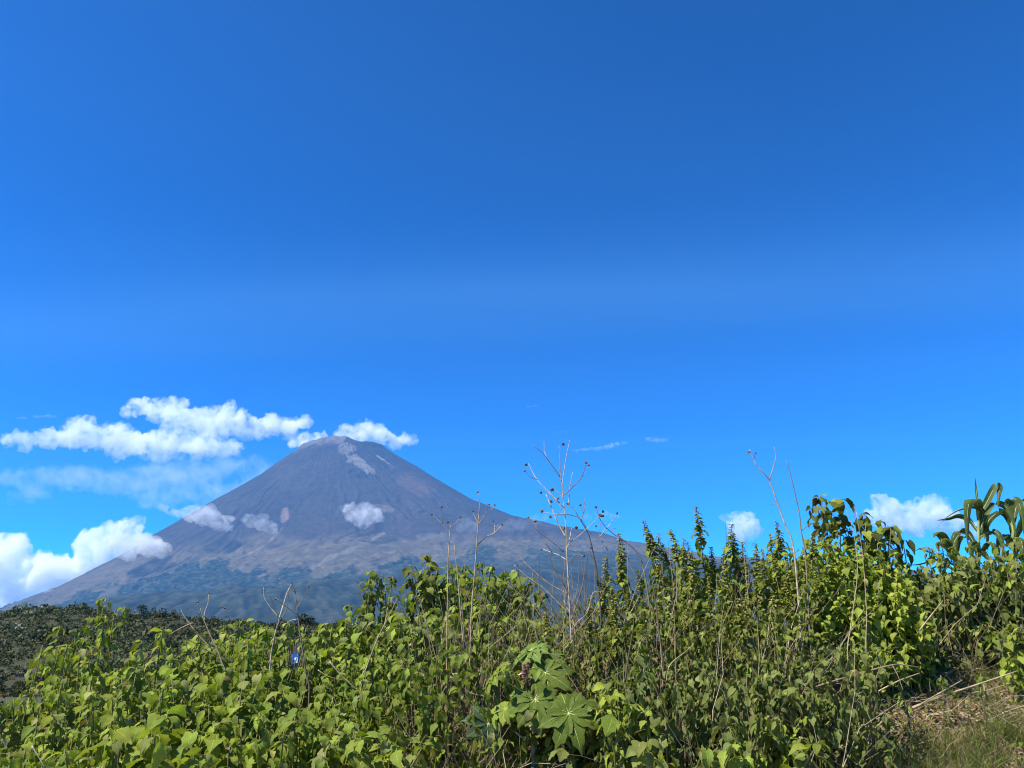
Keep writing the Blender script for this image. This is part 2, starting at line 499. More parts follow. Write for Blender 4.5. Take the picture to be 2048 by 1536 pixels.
    f = smooth(-8, 10, zline - Z + 210 * nf + 60 * nt_)
    holes = smooth(0.10, 0.3, fbm(X / 330, Z / 260, 5, 207) + 0.35 * nt_) * smooth(320, 60, zline - Z)
    f = np.clip(f - 0.85 * holes, 0, 1)
    specks = smooth(0.34, 0.42, nt_ + 0.25 * nf) * smooth(-330, -30, zline - Z)
    f = np.maximum(f, specks * 0.9)
    Z = Z + 22 * f * (0.5 + 1.3 * nt_)
    f = f * (1 - 0.22 * smooth(0.12, 0.4, nt_ + 0.5 * nf))
    k = f[..., None]; tree = np.array([0.026, 0.032, 0.022]) * (1 + 1.1 * nt_[..., None])
    col = col * (1 - k) + np.clip(tree, 0.008, 1) * k
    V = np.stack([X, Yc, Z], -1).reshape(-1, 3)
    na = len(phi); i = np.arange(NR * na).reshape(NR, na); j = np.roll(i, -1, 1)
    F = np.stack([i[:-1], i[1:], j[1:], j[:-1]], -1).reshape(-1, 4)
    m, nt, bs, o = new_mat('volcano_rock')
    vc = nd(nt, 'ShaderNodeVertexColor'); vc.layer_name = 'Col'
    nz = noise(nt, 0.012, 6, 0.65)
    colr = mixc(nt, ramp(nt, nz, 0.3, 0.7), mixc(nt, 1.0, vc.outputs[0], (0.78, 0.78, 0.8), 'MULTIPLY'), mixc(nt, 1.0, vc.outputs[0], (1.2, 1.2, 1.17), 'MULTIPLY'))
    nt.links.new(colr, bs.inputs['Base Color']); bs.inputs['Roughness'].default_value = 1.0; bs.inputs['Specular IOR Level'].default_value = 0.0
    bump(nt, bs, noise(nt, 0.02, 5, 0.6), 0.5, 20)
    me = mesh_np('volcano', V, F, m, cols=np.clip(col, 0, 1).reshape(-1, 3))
    tag(link('mountain', me), kind='structure')
build_mountain()

# ------------------------------------------------------------------ clouds
def cloud_mat(density, size, lo=0.34, hi=0.72):
    m = bpy.data.materials.new('cloud'); m.use_nodes = True; nt = m.node_tree
    for n in list(nt.nodes):
        if n.type != 'OUTPUT_MATERIAL': nt.nodes.remove(n)
    v = nt.nodes.new('ShaderNodeVolumePrincipled')
    v.inputs['Color'].default_value = (1, 1, 1, 1); v.inputs['Anisotropy'].default_value = 0.0
    nz = noise(nt, 1.0 / size, 5, 0.62, 'Object', None, 0.4)
    nt.links.new(ramp(nt, nz, lo, hi, 0.0, density), v.inputs['Density'])
    nt.links.new(v.outputs[0], nt.nodes['Material Output'].inputs['Volume'])
    m.cycles.volume_step_rate = 0.35
    return m

def cloud(label, Y, puffs, density, voxel_px=2.2, rough=0.5, depth=1.0, flat=1.0, seed=0, stretch=1.0, subs=9):
    rs = random.Random(seed)
    s_ = Y / FPX / CP
    ctr = at(sum(p[0] for p in puffs) / len(puffs), sum(p[1] for p in puffs) / len(puffs), Y)
    bm = bmesh.new()
    def ball(px, py, r, dz):
        c = at(px, py, Y + dz) - ctr
        M4 = Matrix.Translation(c) @ Matrix.Diagonal((r * s_ * stretch, r * s_ * depth, r * s_ * flat, 1))
        bmesh.ops.create_icosphere(bm, subdivisions=2, radius=1, matrix=M4)
    for (px, py, r) in puffs:
        ball(px, py, r, rs.uniform(-.5, .5) * r * s_ * depth)
        for k in range(subs):
            a = rs.uniform(-0.5, math.pi + .5); q = rs.uniform(.6, 1.15)
            ball(px + math.cos(a) * r * q * 1.15, py - math.sin(a) * r * q * .8 * flat, r * rs.uniform(.22, .5), rs.uniform(-.8, .8) * r * s_ * depth)
    me = bpy.data.meshes.new('tmp'); bm.to_mesh(me); bm.free()
    tmp = bpy.data.objects.new('tmp', me); COL.objects.link(tmp)
    rm = tmp.modifiers.new('r', 'REMESH'); rm.mode = 'VOXEL'; rm.voxel_size = voxel_px * s_
    rmean = sum(p[2] for p in puffs) / len(puffs) * s_
    for sc, st in ((rmean * .8, rmean * 2.2 * rough), (rmean * .33, rmean * 1.2 * rough), (rmean * .15, rmean * .6 * rough)):
        tx = bpy.data.textures.new('billow', 'CLOUDS'); tx.noise_scale = sc; tx.noise_depth = 2; tx.noise_basis = 'ORIGINAL_PERLIN'
        dm = tmp.modifiers.new('d', 'DISPLACE'); dm.texture = tx; dm.strength = st; dm.mid_level = .5; dm.texture_coords = 'LOCAL'
    rm2 = tmp.modifiers.new('r2', 'REMESH'); rm2.mode = 'VOXEL'; rm2.voxel_size = voxel_px * s_ * .8
    dg = bpy.context.evaluated_depsgraph_get()
    out = bpy.data.meshes.new_from_object(tmp.evaluated_get(dg))
    bpy.data.objects.remove(tmp)
    out.materials.clear(); out.materials.append(cloud_mat(density * (1.1 if density > .0045 else .8), rmean * 1.1))
    out.name = 'cloud'
    o = link('cloud', out, None, None, ctr)
    tag(o, label, 'cloud', 'clouds around the volcano')
    return o

BACK = 18500.0
CL = [
    ('upper long white cloud left of the summit', BACK, [(280, 815, 20), (310, 822, 26), (345, 825, 32), (380, 838, 30), (420, 840, 32), (455, 832, 26), (475, 855, 26), (505, 862, 24), (540, 852, 28), (570, 856, 24), (592, 846, 16), (350, 848, 22), (430, 862, 22)], .0048, dict(flat=.8, rough=.78, voxel_px=1.7)),
    ('lower long white cloud left of the summit', BACK - 300, [(15, 885, 14), (55, 880, 22), (100, 878, 28), (160, 848, 22), (150, 875, 32), (205, 872, 36), (255, 882, 36), (300, 893, 34), (345, 895, 32), (380, 880, 28), (412, 898, 28), (450, 896, 24), (240, 900, 24), (330, 908, 20), (-25, 888, 14)], .0048, dict(flat=.72, rough=.78, voxel_px=1.7)),
    ('white cloud rising behind the volcano summit', BACK - 800, [(606, 884, 20), (632, 882, 18), (708, 866, 25), (735, 862, 25), (760, 872, 24), (788, 885, 18), (812, 880, 14)], .0055, dict(flat=.8, rough=.75, voxel_px=1.7)),
    ('big bright cumulus behind the lower left flank', BACK - 400, [(200, 1080, 28), (235, 1062, 22), (265, 1055, 20), (180, 1110, 30), (220, 1105, 30), (262, 1085, 22)], .008, {}),
    ('massive low cloud bank at the left edge', BACK - 200, [(10, 1130, 45), (60, 1150, 45), (110, 1150, 40), (20, 1200, 50), (80, 1200, 40), (150, 1150, 34), (20, 1090, 26), (30, 1075, 16), (-40, 1150, 60), (130, 1185, 32), (180, 1160, 28), (90, 1222, 32), (0, 1235, 44), (40, 1250, 30)], .008, {}),
    ('grey cloud hugging the left flank of the volcano', 10800, [(245, 1085, 24), (275, 1088, 28), (302, 1096, 22), (320, 1106, 14), (255, 1106, 18)], .0062, dict(flat=.8)),
    ('wispy grey cloud crossing the left edge of the cone', 10800, [(328, 1016, 10), (347, 1027, 10), (382, 1026, 21), (405, 1030, 22), (428, 1042, 19), (446, 1054, 15), (455, 1040, 12)], .0048, dict(flat=.8)),
    ('small torn cloud right of the wispy grey one on the cone', 10600, [(500, 1040, 15), (522, 1044, 17), (544, 1058, 12)], .0044, {}),
    ('small white cloud in the middle of the cone', 10300, [(702, 1024, 18), (725, 1024, 21), (745, 1032, 18), (730, 1042, 14)], .0056, {}),
    ('faint low cloud right of the small white one on the cone', 10000, [(845, 1075, 12), (865, 1072, 11), (885, 1070, 8)], .0014, dict(flat=.7)),
    ('torn pale cloud low on the right flank', 10200, [(930, 1045, 12), (945, 1055, 13), (920, 1055, 10)], .0022, {}),
    ('thin torn cloud beside the right flank cloud', 10200, [(1005, 1055, 10), (1025, 1050, 14), (1045, 1048, 12), (1070, 1040, 12), (1090, 1035, 9)], .0015, {}),
    ('faint grey wisp behind the big dead stalk', 16950 + 900, [(1175, 1035, 10), (1205, 1030, 13), (1225, 1035, 10)], .0012, dict(flat=.8)),
    ('long thin white wisp right of the dead stalk tip', 22000, [(1150, 902, 5), (1170, 899, 6), (1190, 897, 7), (1210, 895, 8), (1230, 890, 8), (1248, 886, 6)], .0022, dict(flat=.55, voxel_px=1.5, stretch=1.9, rough=.8)),
    ('small faint oval cloud high right of the thin wisp', 22000, [(1300, 878, 7), (1315, 880, 8), (1328, 881, 6)], .0018, dict(flat=.6, voxel_px=1.5, stretch=1.6, rough=.8)),
    ('tiny faint wisp high above the dead stalk', 22000, [(1058, 813, 4), (1070, 812, 4)], .0012, dict(flat=.5, voxel_px=1.3, stretch=2.2)),
    ('tiny faint wisp just above the dead stalk tip', 22000, [(1118, 864, 4), (1132, 863, 4)], .0010, dict(flat=.5, voxel_px=1.3, stretch=2.2)),
    ('small round white cloud above the spiked herbs', 20500, [(1470, 1040, 18), (1485, 1048, 22), (1500, 1060, 20), (1480, 1065, 20)], .0048, {}),
    ('two-humped white cloud above the bushes near the corn', 20500, [(1770, 1010, 20), (1760, 1030, 22), (1790, 1030, 26), (1825, 1035, 26), (1862, 1015, 24), (1868, 1038, 26), (1895, 1045, 22), (1920, 1052, 16), (1790, 1052, 22), (1830, 1055, 20), (1945, 1060, 14)], .0055, {}),
    ('broad thin grey veil left of the cone', 24000, [(40, 960, 26), (110, 955, 30), (180, 958, 32), (250, 965, 34), (320, 955, 36), (390, 945, 34), (450, 935, 28), (510, 930, 20), (400, 985, 30), (320, 1000, 26), (520, 960, 26), (470, 990, 28), (60, 990, 20), (430, 1015, 18)], 0.0006, dict(depth=1.5, flat=.7, stretch=1.8, rough=.9)),
    ('thin faint cloud scrap at upper left', 22000, [(45, 836, 5), (75, 833, 6), (100, 832, 6)], .0016, dict(flat=.5, voxel_px=1.5, stretch=2.4, rough=.8)),
]
for i, (lab, Y, pf, dn, kw) in enumerate(CL):
    cloud(lab, Y, pf, dn, seed=i, **kw)

# ------------------------------------------------------------------ scrub hill on the left
HX = [(-260, 1300), (-100, 1262), (0, 1243), (60, 1228), (130, 1222), (250, 1232), (350, 1238), (450, 1250), (650, 1258), (900, 1278), (1150, 1296), (1500, 1320)]
hx = np.array([at(a, b, 260).x for a, b in HX]); hz = np.array([at(a, b, 260).z for a, b in HX])
def hill_z(x, y):
    zc_ = np.interp(x, hx, hz)
    g = np.where(y < 260, smooth(95, 275, y) / smooth(95, 275, 260.0), 1 - 0.9 * smooth(262, 420, y))
    return -14.6 + (zc_ + 14.6) * g + 1.1 * fbm(x / 22, y / 22, 4, 301) * smooth(100, 150, y)
def build_hill():
    xs = np.linspace(-260, 90, 170); ys = np.linspace(92, 425, 130)
    X, Y = np.meshgrid(xs, ys)
    Z = hill_z(X, Y)
    V = np.stack([X, Y, Z], -1).reshape(-1, 3)
    i = np.arange(X.size).reshape(X.shape)
    F = np.stack([i[:-1, :-1], i[:-1, 1:], i[1:, 1:], i[1:, :-1]], -1).reshape(-1, 4)
    m, nt, bs, o = new_mat('hill_ground')
    n1 = noise(nt, 0.05, 5, 0.6); n2 = noise(nt, 0.7, 5, 0.7)
    col = mixc(nt, ramp(nt, n1, 0.35, 0.65), (0.030, 0.033, 0.015), (0.046, 0.046, 0.022))
    col = mixc(nt, ramp(nt, n2, 0.62, 0.74), col, (0.17, 0.165, 0.14))
    nt.links.new(col, bs.inputs['Base Color']); bs.inputs['Roughness'].default_value = 1.0
    bump(nt, bs, n2, 0.8, 0.6)
    tag(link('hill', mesh_np('hill', V, F, m)), kind='structure')
build_hill()

def quad_cloud(centres, radii, n, size, cols, rs, flat=0.75, lower=-0.2):
    """random leaf-clump quads on the shells of ellipsoids; returns V, F, C"""
    N = len(centres)
    th = rs.uniform(0, 2 * np.pi, (N, n)); u = rs.uniform(lower, 1, (N, n))
    rr = rs.uniform(0.62, 1.05, (N, n))
    s_ = np.sqrt(np.clip(1 - u * u, 0, 1))
    d = np.stack([np.cos(th) * s_, np.sin(th) * s_, u * flat], -1)
    P_ = centres[:, None] + d * rr[..., None] * radii[:, None, None]
    nrm = d + rs.normal(0, 0.55, d.shape); nrm /= np.linalg.norm(nrm, axis=-1, keepdims=True)
    a = np.cross(nrm, rs.normal(0, 1, d.shape)); a /= np.linalg.norm(a, axis=-1, keepdims=True)
    b = np.cross(nrm, a)
    sz = (size * rs.uniform(0.5, 1.2, (N, n)))[..., None] * (radii[:, None, None])
    q = np.stack([P_ + a * sz, P_ + b * sz * 0.7, P_ - a * sz * 0.9, P_ - b * sz * 0.7], 2)
    V = q.reshape(-1, 3)
    F = np.arange(len(V)).reshape(-1, 4)
    C = np.repeat((cols[:, None] * rs.uniform(0.5, 1.55, (N, n))[..., None]).reshape(-1, 3), 4, 0)
    return V, F, C

def build_scrub():
    rs = np.random.RandomState(5)
    N = 7500
    y = 98 + (275 - 98) * rs.uniform(0, 1, N) ** 1.2
    x = rs.uniform(-0.84, 0.0, N) * y
    keep = fbm(x / 9, y / 9, 3, 333) > -0.42
    x, y = x[keep], y[keep]
    N = len(x)
    r = np.where(rs.rand(N) < .09, rs.uniform(2.0, 3.0, N), rs.uniform(0.6, 1.9, N)) * (0.7 + 0.5 * vnoise(x / 12, y / 12, 5))
    z = hill_z(x, y) + r * 0.15
    k = rs.uniform(0, 1, N)
    pal = np.array([(0.036, 0.044, 0.018), (0.052, 0.055, 0.024), (0.064, 0.064, 0.032), (0.026, 0.034, 0.016), (0.11, 0.115, 0.085)])
    idx = rs.choice(5, N, p=[.32, .28, .18, .19, .03])
    V, F, C = quad_cloud(np.stack([x, y, z], -1), r, 44, 0.24, pal[idx] * 1.45, rs)
    m = leaf_material('scrub', 'attr', vein=False, trans=0.15)
    o = link('hillside_scrub', mesh_np('hillside_scrub', V, F, m, False, C))
    tag(o, 'dark olive scrub covering the hillside at the far left', 'scrub', kind='stuff')
build_scrub()

M_TREELEAF = leaf_material('tree_crown', 'attr', vein=False, trans=0.15)
def tree(name, label, base, h, crown_r, cols, seed, group=None, lobes=7, tall=1.0, trunk=0.35):
    rs = np.random.RandomState(seed)
    t = thing(name, label, 'tree', base, group)
    mb = MB()
    top = Vector((rs.normal(0, 0.05) * h, 0, h * (trunk + 0.25)))
    mb.tube(curve_pts([(0, 0, -0.3), (rs.normal(0, .03) * h, 0, h * trunk * .6), top], 4), np.linspace(0.045 * h, 0.012 * h, 9), 7)
    cs, rr = [], []
    for i in range(lobes):
        a = rs.uniform(0, 6.28); d = crown_r * rs.uniform(0.1, 0.62)
        cz = h * rs.uniform(trunk + 0.12, 1.0) - crown_r * 0.3
        p = Vector((math.cos(a) * d, math.sin(a) * d, max(cz, h * trunk)))
        mb.tube(curve_pts([(0, 0, h * trunk * 0.7), (p.x * .5, p.y * .5, (h * trunk + p.z) * .5), p], 3), np.linspace(0.018 * h, 0.005 * h, 7), 5)
        cs.append(p); rr.append(crown_r * rs.uniform(0.35, 0.58))
    link('trunk', mb.mesh('trunk', M_BARK), t)
    cs = np.array([tuple(c_) for c_ in cs]); rr = np.array(rr)
    cc = np.array(cols)[rs.randint(0, len(cols), lobes)]
    V, F, C = quad_cloud(cs, rr, 130, 0.17, cc, rs, tall, -0.9)
    link('crown', mesh_np('crown', V, F, M_TREELEAF, False, C), t)
    return t

DK = [(0.020, 0.027, 0.013), (0.028, 0.036, 0.016), (0.036, 0.042, 0.02)]
def crest_tree(px, py_top, hpx, wpx, label, seed, Y=256, tall=0.9):
    p = at(px, py_top, Y); s_ = 1 / FPX * math.hypot(Y, p.z) * 1.0
    base = Vector((p.x, Y, p.z - hpx * s_))
    base.z = min(base.z, float(hill_z(np.array([p.x]), np.array([float(Y)]))[0]) + 0.05)
    h = p.z - base.z
    return tree('crest_tree', label, base, h, wpx * s_ * 0.62, DK, seed, 'trees on the crest of the scrub hill', tall=tall, trunk=0.12)
for a in ((285, 1207, 38, 27, 'largest round dark tree on the hill crest, left of the tree cluster', 1),
          (304, 1211, 30, 18, 'small dark tree just right of the largest crest tree', 2),
          (326, 1217, 26, 26, 'wide dark tree in the middle of the crest cluster', 3),
          (349, 1219, 26, 17, 'upright dark tree at the right end of the crest cluster', 4),
          (44, 1217, 18, 12, 'tiny lone dark tree on the hill crest near the left edge', 5),
          (85, 1218, 16, 22, 'low dark tree on the crest right of the tiny lone tree', 6),
          (425, 1232, 26, 36, 'dark spreading tree on the crest behind the pale dead twigs', 7),
          (140, 1214, 16, 26, 'dark low tree on the crest above the tall wilted bush', 8),
          (610, 1231, 34, 46, 'dark tree on the crest seen between dead stalks and rising leafy mound', 9),
          (478, 1238, 22, 30, 'dark tree on the crest above the middle of the green bushes', 10)):
    crest_tree(*a)

# roadside trees in the dip at the far left
for px, py, Y, h, r, cols, lab, sd in (
        (-6, 1396, 19, 1.7, 1.15, [(0.05, 0.058, 0.018), (0.07, 0.07, 0.024)], 'low dark green shrub tree by the road, cut by the left edge', 24),
        (22, 1385, 40, 3.2, 1.7, [(0.06, 0.062, 0.018), (0.085, 0.075, 0.022)], 'olive roadside tree at the left edge above the grey road', 21),
        (-38, 1378, 36, 2.8, 1.5, [(0.16, 0.06, 0.02), (0.09, 0.06, 0.025)], 'rust brown roadside tree cut by the left edge', 22),
        (80, 1395, 47, 2.6, 1.6, [(0.05, 0.055, 0.02), (0.075, 0.06, 0.025)], 'dull brownish roadside tree behind the leftmost bushes', 23)):
    p = at(px, py, Y)
    tree('roadside_tree', lab, (p.x, Y, p.z - h), h, r, cols, sd, 'trees in the dip beside the road', lobes=9, trunk=0.1)

# ------------------------------------------------------------------ blue road sign behind the bushes
def build_sign():
    Y = 17.0
    c = at(590, 1318, Y); s_ = math.hypot(Y, 0) / FPX
    hw, hh = 6.5 * s_, 8.5 * s_
    g = gz(c.x, Y)
    t = thing('road_sign', 'small blue road sign with white symbol half hidden behind the bushes', 'sign', (c.x, Y, g))
    zc_ = c.z - g
    blue = plain_mat('sign_blue', (0.018, 0.085, 0.30), (0.03, 0.12, 0.38), 3, 0.45)
    white = plain_mat('sign_white', (0.72, 0.74, 0.76), (0.8, 0.8, 0.8), 8, 0.5)
    steel = plain_mat('sign_steel', (0.05, 0.05, 0.05), (0.09, 0.09, 0.085), 8, 0.6)
    mb = MB(); mb.box((0, 0.045, (zc_ + hh) / 2 + 0.07), (0.045, 0.03, (zc_ + hh) / 2 + 0.09)); link('post', mb.mesh('post', steel, False), t)
    mb = MB(); mb.box((0, 0, zc_), (hw, 0.008, hh)); b = link('board', mb.mesh('board', blue, False), t)
    # white block symbol: stepped strokes
    mb = MB()
    u = hw / 9.5
    for (x0, x1, y0, y1) in ((-1, 8, -2, 4), (2, 8, -4, -2), (4, 8, -8, -4), (-2, 8, -10, -8)):
        mb.box(((x0 + x1) / 2 * u, -0.0125, zc_ + (y0 + y1) / 2 * u), ((x1 - x0) / 2 * u, 0.002, (y1 - y0) / 2 * u))
    link('symbol', mb.mesh('symbol', white, False), t)
build_sign()

# ------------------------------------------------------------------ leaf shapes
def blade(Lb, Wb, kind, a0, a1, fold, sd, rows=7, pet=0.45, pet_up=35, twist=0.0):
    """leaf with its petiole: origin at the petiole base, +Y outwards, +Z up, unit length scaled by Lb"""
    rs = np.random.RandomState(sd)
    V, UV, F = [], [], []
    up = R(pet_up)
    p0 = np.zeros(3); pl = pet * Lb
    # petiole: three-sided curved stalk
    c_ = p0.copy(); a_ = up
    segs = 3
    for i in range(segs + 1):
        for k in range(3):
            an = 2 * math.pi * k / 3
            V.append(c_ + np.array([math.cos(an), 0, math.sin(an)]) * Lb * 0.018); UV.append((0.5, 0.0))
        if i < segs:
            aa = up + (R(a0) - up) * (i + 0.5) / segs
            c_ = c_ + pl / segs * np.array([0, math.cos(aa), math.sin(aa)])
    for i in range(segs):
        for k in range(3):
            k2 = (k + 1) % 3
            F.append((i * 3 + k, i * 3 + k2, (i + 1) * 3 + k2, (i + 1) * 3 + k))
    prof = {'heart': ([0, .07, .17, .28, .40, .54, .68, .84, 1], [.42, .80, 1, .94, .90, .66, .50, .22, .02]),
            'lobed': ([0, .09, .2, .32, .42, .5, .64, .82, 1], [.34, .70, .80, .98, 1.10, .62, .46, .26, .02]),
            'ovate': ([0, .1, .22, .34, .46, .58, .72, .86, 1], [.18, .6, .90, .96, .86, .76, .50, .30, .02])}[kind]
    b = len(V)
    us = (-1, -.55, 0, .55, 1)
    pos = c_.copy(); tprev = 0
    for i, t in enumerate(prof[0]):
        an = R(a0 + (a1 - a0) * t ** 0.85)
        along = np.array([0, math.cos(an), math.sin(an)]); n = np.array([0, -math.sin(an), math.cos(an)])
        pos = pos + along * (t - tprev) * Lb; tprev = t
        w = Wb * 0.5 * prof[1][i] * Lb
        back = max(0, 0.20 - t) * 0.9 * Lb * (1.0 if kind != 'ovate' else 0.3)
        tw = twist * t
        for u in us:
            jag = 1 + ((rs.uniform(-.10, .06) + (.07 if i % 2 else -.06)) if abs(u) == 1 else 0)
            lift = abs(u) * w * math.sin(fold) + (abs(u) ** 2) * -0.10 * w + rs.normal(0, 0.024 * Lb)
            side = u * w * math.cos(fold) * jag
            q = pos + np.array([side * math.cos(tw), 0, 0]) + n * (lift + side * math.sin(tw)) - along * back * abs(u)
            V.append(q); UV.append((u * .5 + .5, t))
    for i in range(len(prof[0]) - 1):
        for k in range(4):
            a = b + i * 5 + k
            F.append((a, a + 1, a + 6, a + 5))
    return np.array(V), F, np.array(UV)

def leaf_set(name, n, kinds, a0r, a1r, foldr, wr, mat, sd, pet=(.35, .6), up=(15, 50)):
    out = []
    rs = np.random.RandomState(sd)
    for i in range(n):
        V, F, UV = blade(1.0, rs.uniform(*wr), kinds[i % len(kinds)], rs.uniform(*a0r), rs.uniform(*a1r), rs.uniform(*foldr), sd * 50 + i,
                         pet=rs.uniform(*pet), pet_up=rs.uniform(*up), twist=rs.normal(0, 0.35))
        me = mesh_np(name, V, F, mat, True, None, UV)
        out.append((me, V, F))
    return out
BROAD = leaf_set('broad_leaf', 24, ['heart', 'lobed', 'heart', 'ovate'], (-45, 0), (-95, -45), (0.05, 0.5), (0.72, 0.98), M_LEAF, 3)
LIMP = leaf_set('limp_leaf', 18, ['heart', 'lobed', 'ovate'], (-85, -45), (-105, -80), (0.25, 0.95), (0.62, 0.9), M_LEAF, 4, up=(5, 40))
SMALL = leaf_set('small_leaf', 10, ['ovate', 'heart'], (-40, 15), (-95, -45), (0.1, 0.6), (0.58, 0.8), M_LEAF, 5, pet=(.12, .3))
TINY = leaf_set('tiny_leaf', 6, ['ovate'], (-20, 25), (-80, -30), (0.1, 0.6), (0.5, 0.7), M_LEAF, 6, pet=(.05, .2))

def leaf_matrix(p, az, tilt, roll, s_):
    return Matrix.Translation(p) @ Matrix.Rotation(az, 4, 'Z') @ Matrix.Rotation(tilt, 4, 'X') @ Matrix.Rotation(roll, 4, 'Y') @ Matrix.Scale(s_, 4)

def jcol(c, rs, v=0.28, hue=0.07):
    k = 1 + rs.uniform(-v, v); h_ = rs.uniform(-hue, hue)
    return (c[0] * k * (1 + h_ * 1.2), c[1] * k, c[2] * k * (1 - h_), 1.0)

GREEN = (0.166, 0.214, 0.036); DULL = (0.158, 0.186, 0.052); LIME = (0.222, 0.275, 0.040); DARK = (0.095, 0.108, 0.026)
YELL = (0.27, 0.28, 0.10); BROWN = (0.16, 0.12, 0.05)
SIGN_KEEP = (588, 596, 1304, 1326)      # the gap through which the sign shows

def project(p):
    x, y, z = p[0], p[1], p[2] - EYE
    f_ = y * CP + z * SP; v = -y * SP + z * CP
    return CX + FPX * x / f_, CY - FPX * v / f_

def bush(px, py, Y, label, width=0.28, stems=9, nodes=13, leaf=0.061, col=GREEN, limp=0.15, dry=0.05, name='leafy_bush', group='broad-leaved bushes on the bank', leaves=None, node_gap=0.039, lean=0.0, seed=0, whorl=6, bottom=0.15, cat='bush', stem_r=0.006):
    rs = np.random.RandomState(int(px * 13 + py * 7 + Y * 100 + seed) % 100000)
    top = at(px, py, Y)
    g = gz(top.x, Y)
    h = max(top.z - g, 0.25)
    t = thing(name, label, cat, (top.x, Y, g - 0.02), group)
    ga = rs.uniform(0, 6.28)
    leaf = leaf * rs.uniform(.74, 1.06); cf = rs.uniform(.86, 1.1); col = (col[0] * cf, col[1] * cf, col[2] * cf)
    small_share = rs.uniform(0, .35)
    for si in range(stems):
        a = ga + 2.399 * si + rs.normal(0, .3)
        rad = width * math.sqrt((si + 0.2) / stems) if si else 0.02
        hh = h * (1.0 if si == 0 else rs.uniform(0.82, 0.98)) + 0.01
        tip = Vector((math.cos(a) * rad, math.sin(a) * rad, hh)) if si else Vector((0, 0, hh))
        base = Vector((math.cos(a) * rad * .25 - lean * h, math.sin(a) * rad * .25, 0))
        mid = base.lerp(tip, .5) + Vector((rs.normal(0, .03), rs.normal(0, .03), 0.02))
        cp = curve_pts([base, mid, tip], 5)
        mb = MB(); mb.tube(cp, np.linspace(stem_r, stem_r * .45, len(cp)), 5)
        link('stem', mb.mesh('stem', M_STEM), t)
        # opposite pairs down the stem, with a whorl at the apex
        total = sum((cp[i + 1] - cp[i]).length for i in range(len(cp) - 1))
        spots = []
        for k in range(nodes):
            d = 0.015 + k * node_gap * rs.uniform(.85, 1.15)
            if d > total * (1 - bottom): break
            f_ = 1 - d / total
            q = f_ * (len(cp) - 1); i = min(int(q), len(cp) - 2); p = cp[i].lerp(cp[i + 1], q - i)
            az0 = a + k * 1.57 + rs.normal(0, .25)
            n_here = (whorl if si == 0 else whorl - 2) if k == 0 else 2
            for j in range(n_here):
                spots.append((p, az0 + j * 2 * math.pi / n_here + rs.normal(0, .3), k))
        for (p, az, k) in spots:
            sc = leaf * (0.55 + 0.2 * rs.rand() if k == 0 and rs.rand() < .45 else rs.uniform(.6, 1.3)) * (1 - 0.03 * max(0, k - 4))
            r1 = rs.rand()
            lib = leaves or (LIMP if r1 < limp else (SMALL if rs.rand() < small_share else BROAD))
            me = lib[rs.randint(len(lib))][0]
            c = col
            r2 = rs.rand()
            if r2 < dry: c = YELL if rs.rand() < .85 else BROWN
            elif r2 < dry + .18: c = DULL
            elif r2 < dry + .38: c = LIME
            M4 = leaf_matrix(p, az - math.pi / 2, rs.normal(-0.05, .28), rs.normal(0, .3), sc)
            wp = t.location + M4 @ Vector((0, 0.6, 0))
            if Y < 17:
                u_, v_ = project(wp)
                if SIGN_KEEP[0] - 14 < u_ < SIGN_KEEP[1] + 14 and SIGN_KEEP[2] - 14 < v_ < SIGN_KEEP[3] + 14: continue
            o = link('leaf', me, t, M4)
            o.color = jcol(c, rs)
    return t

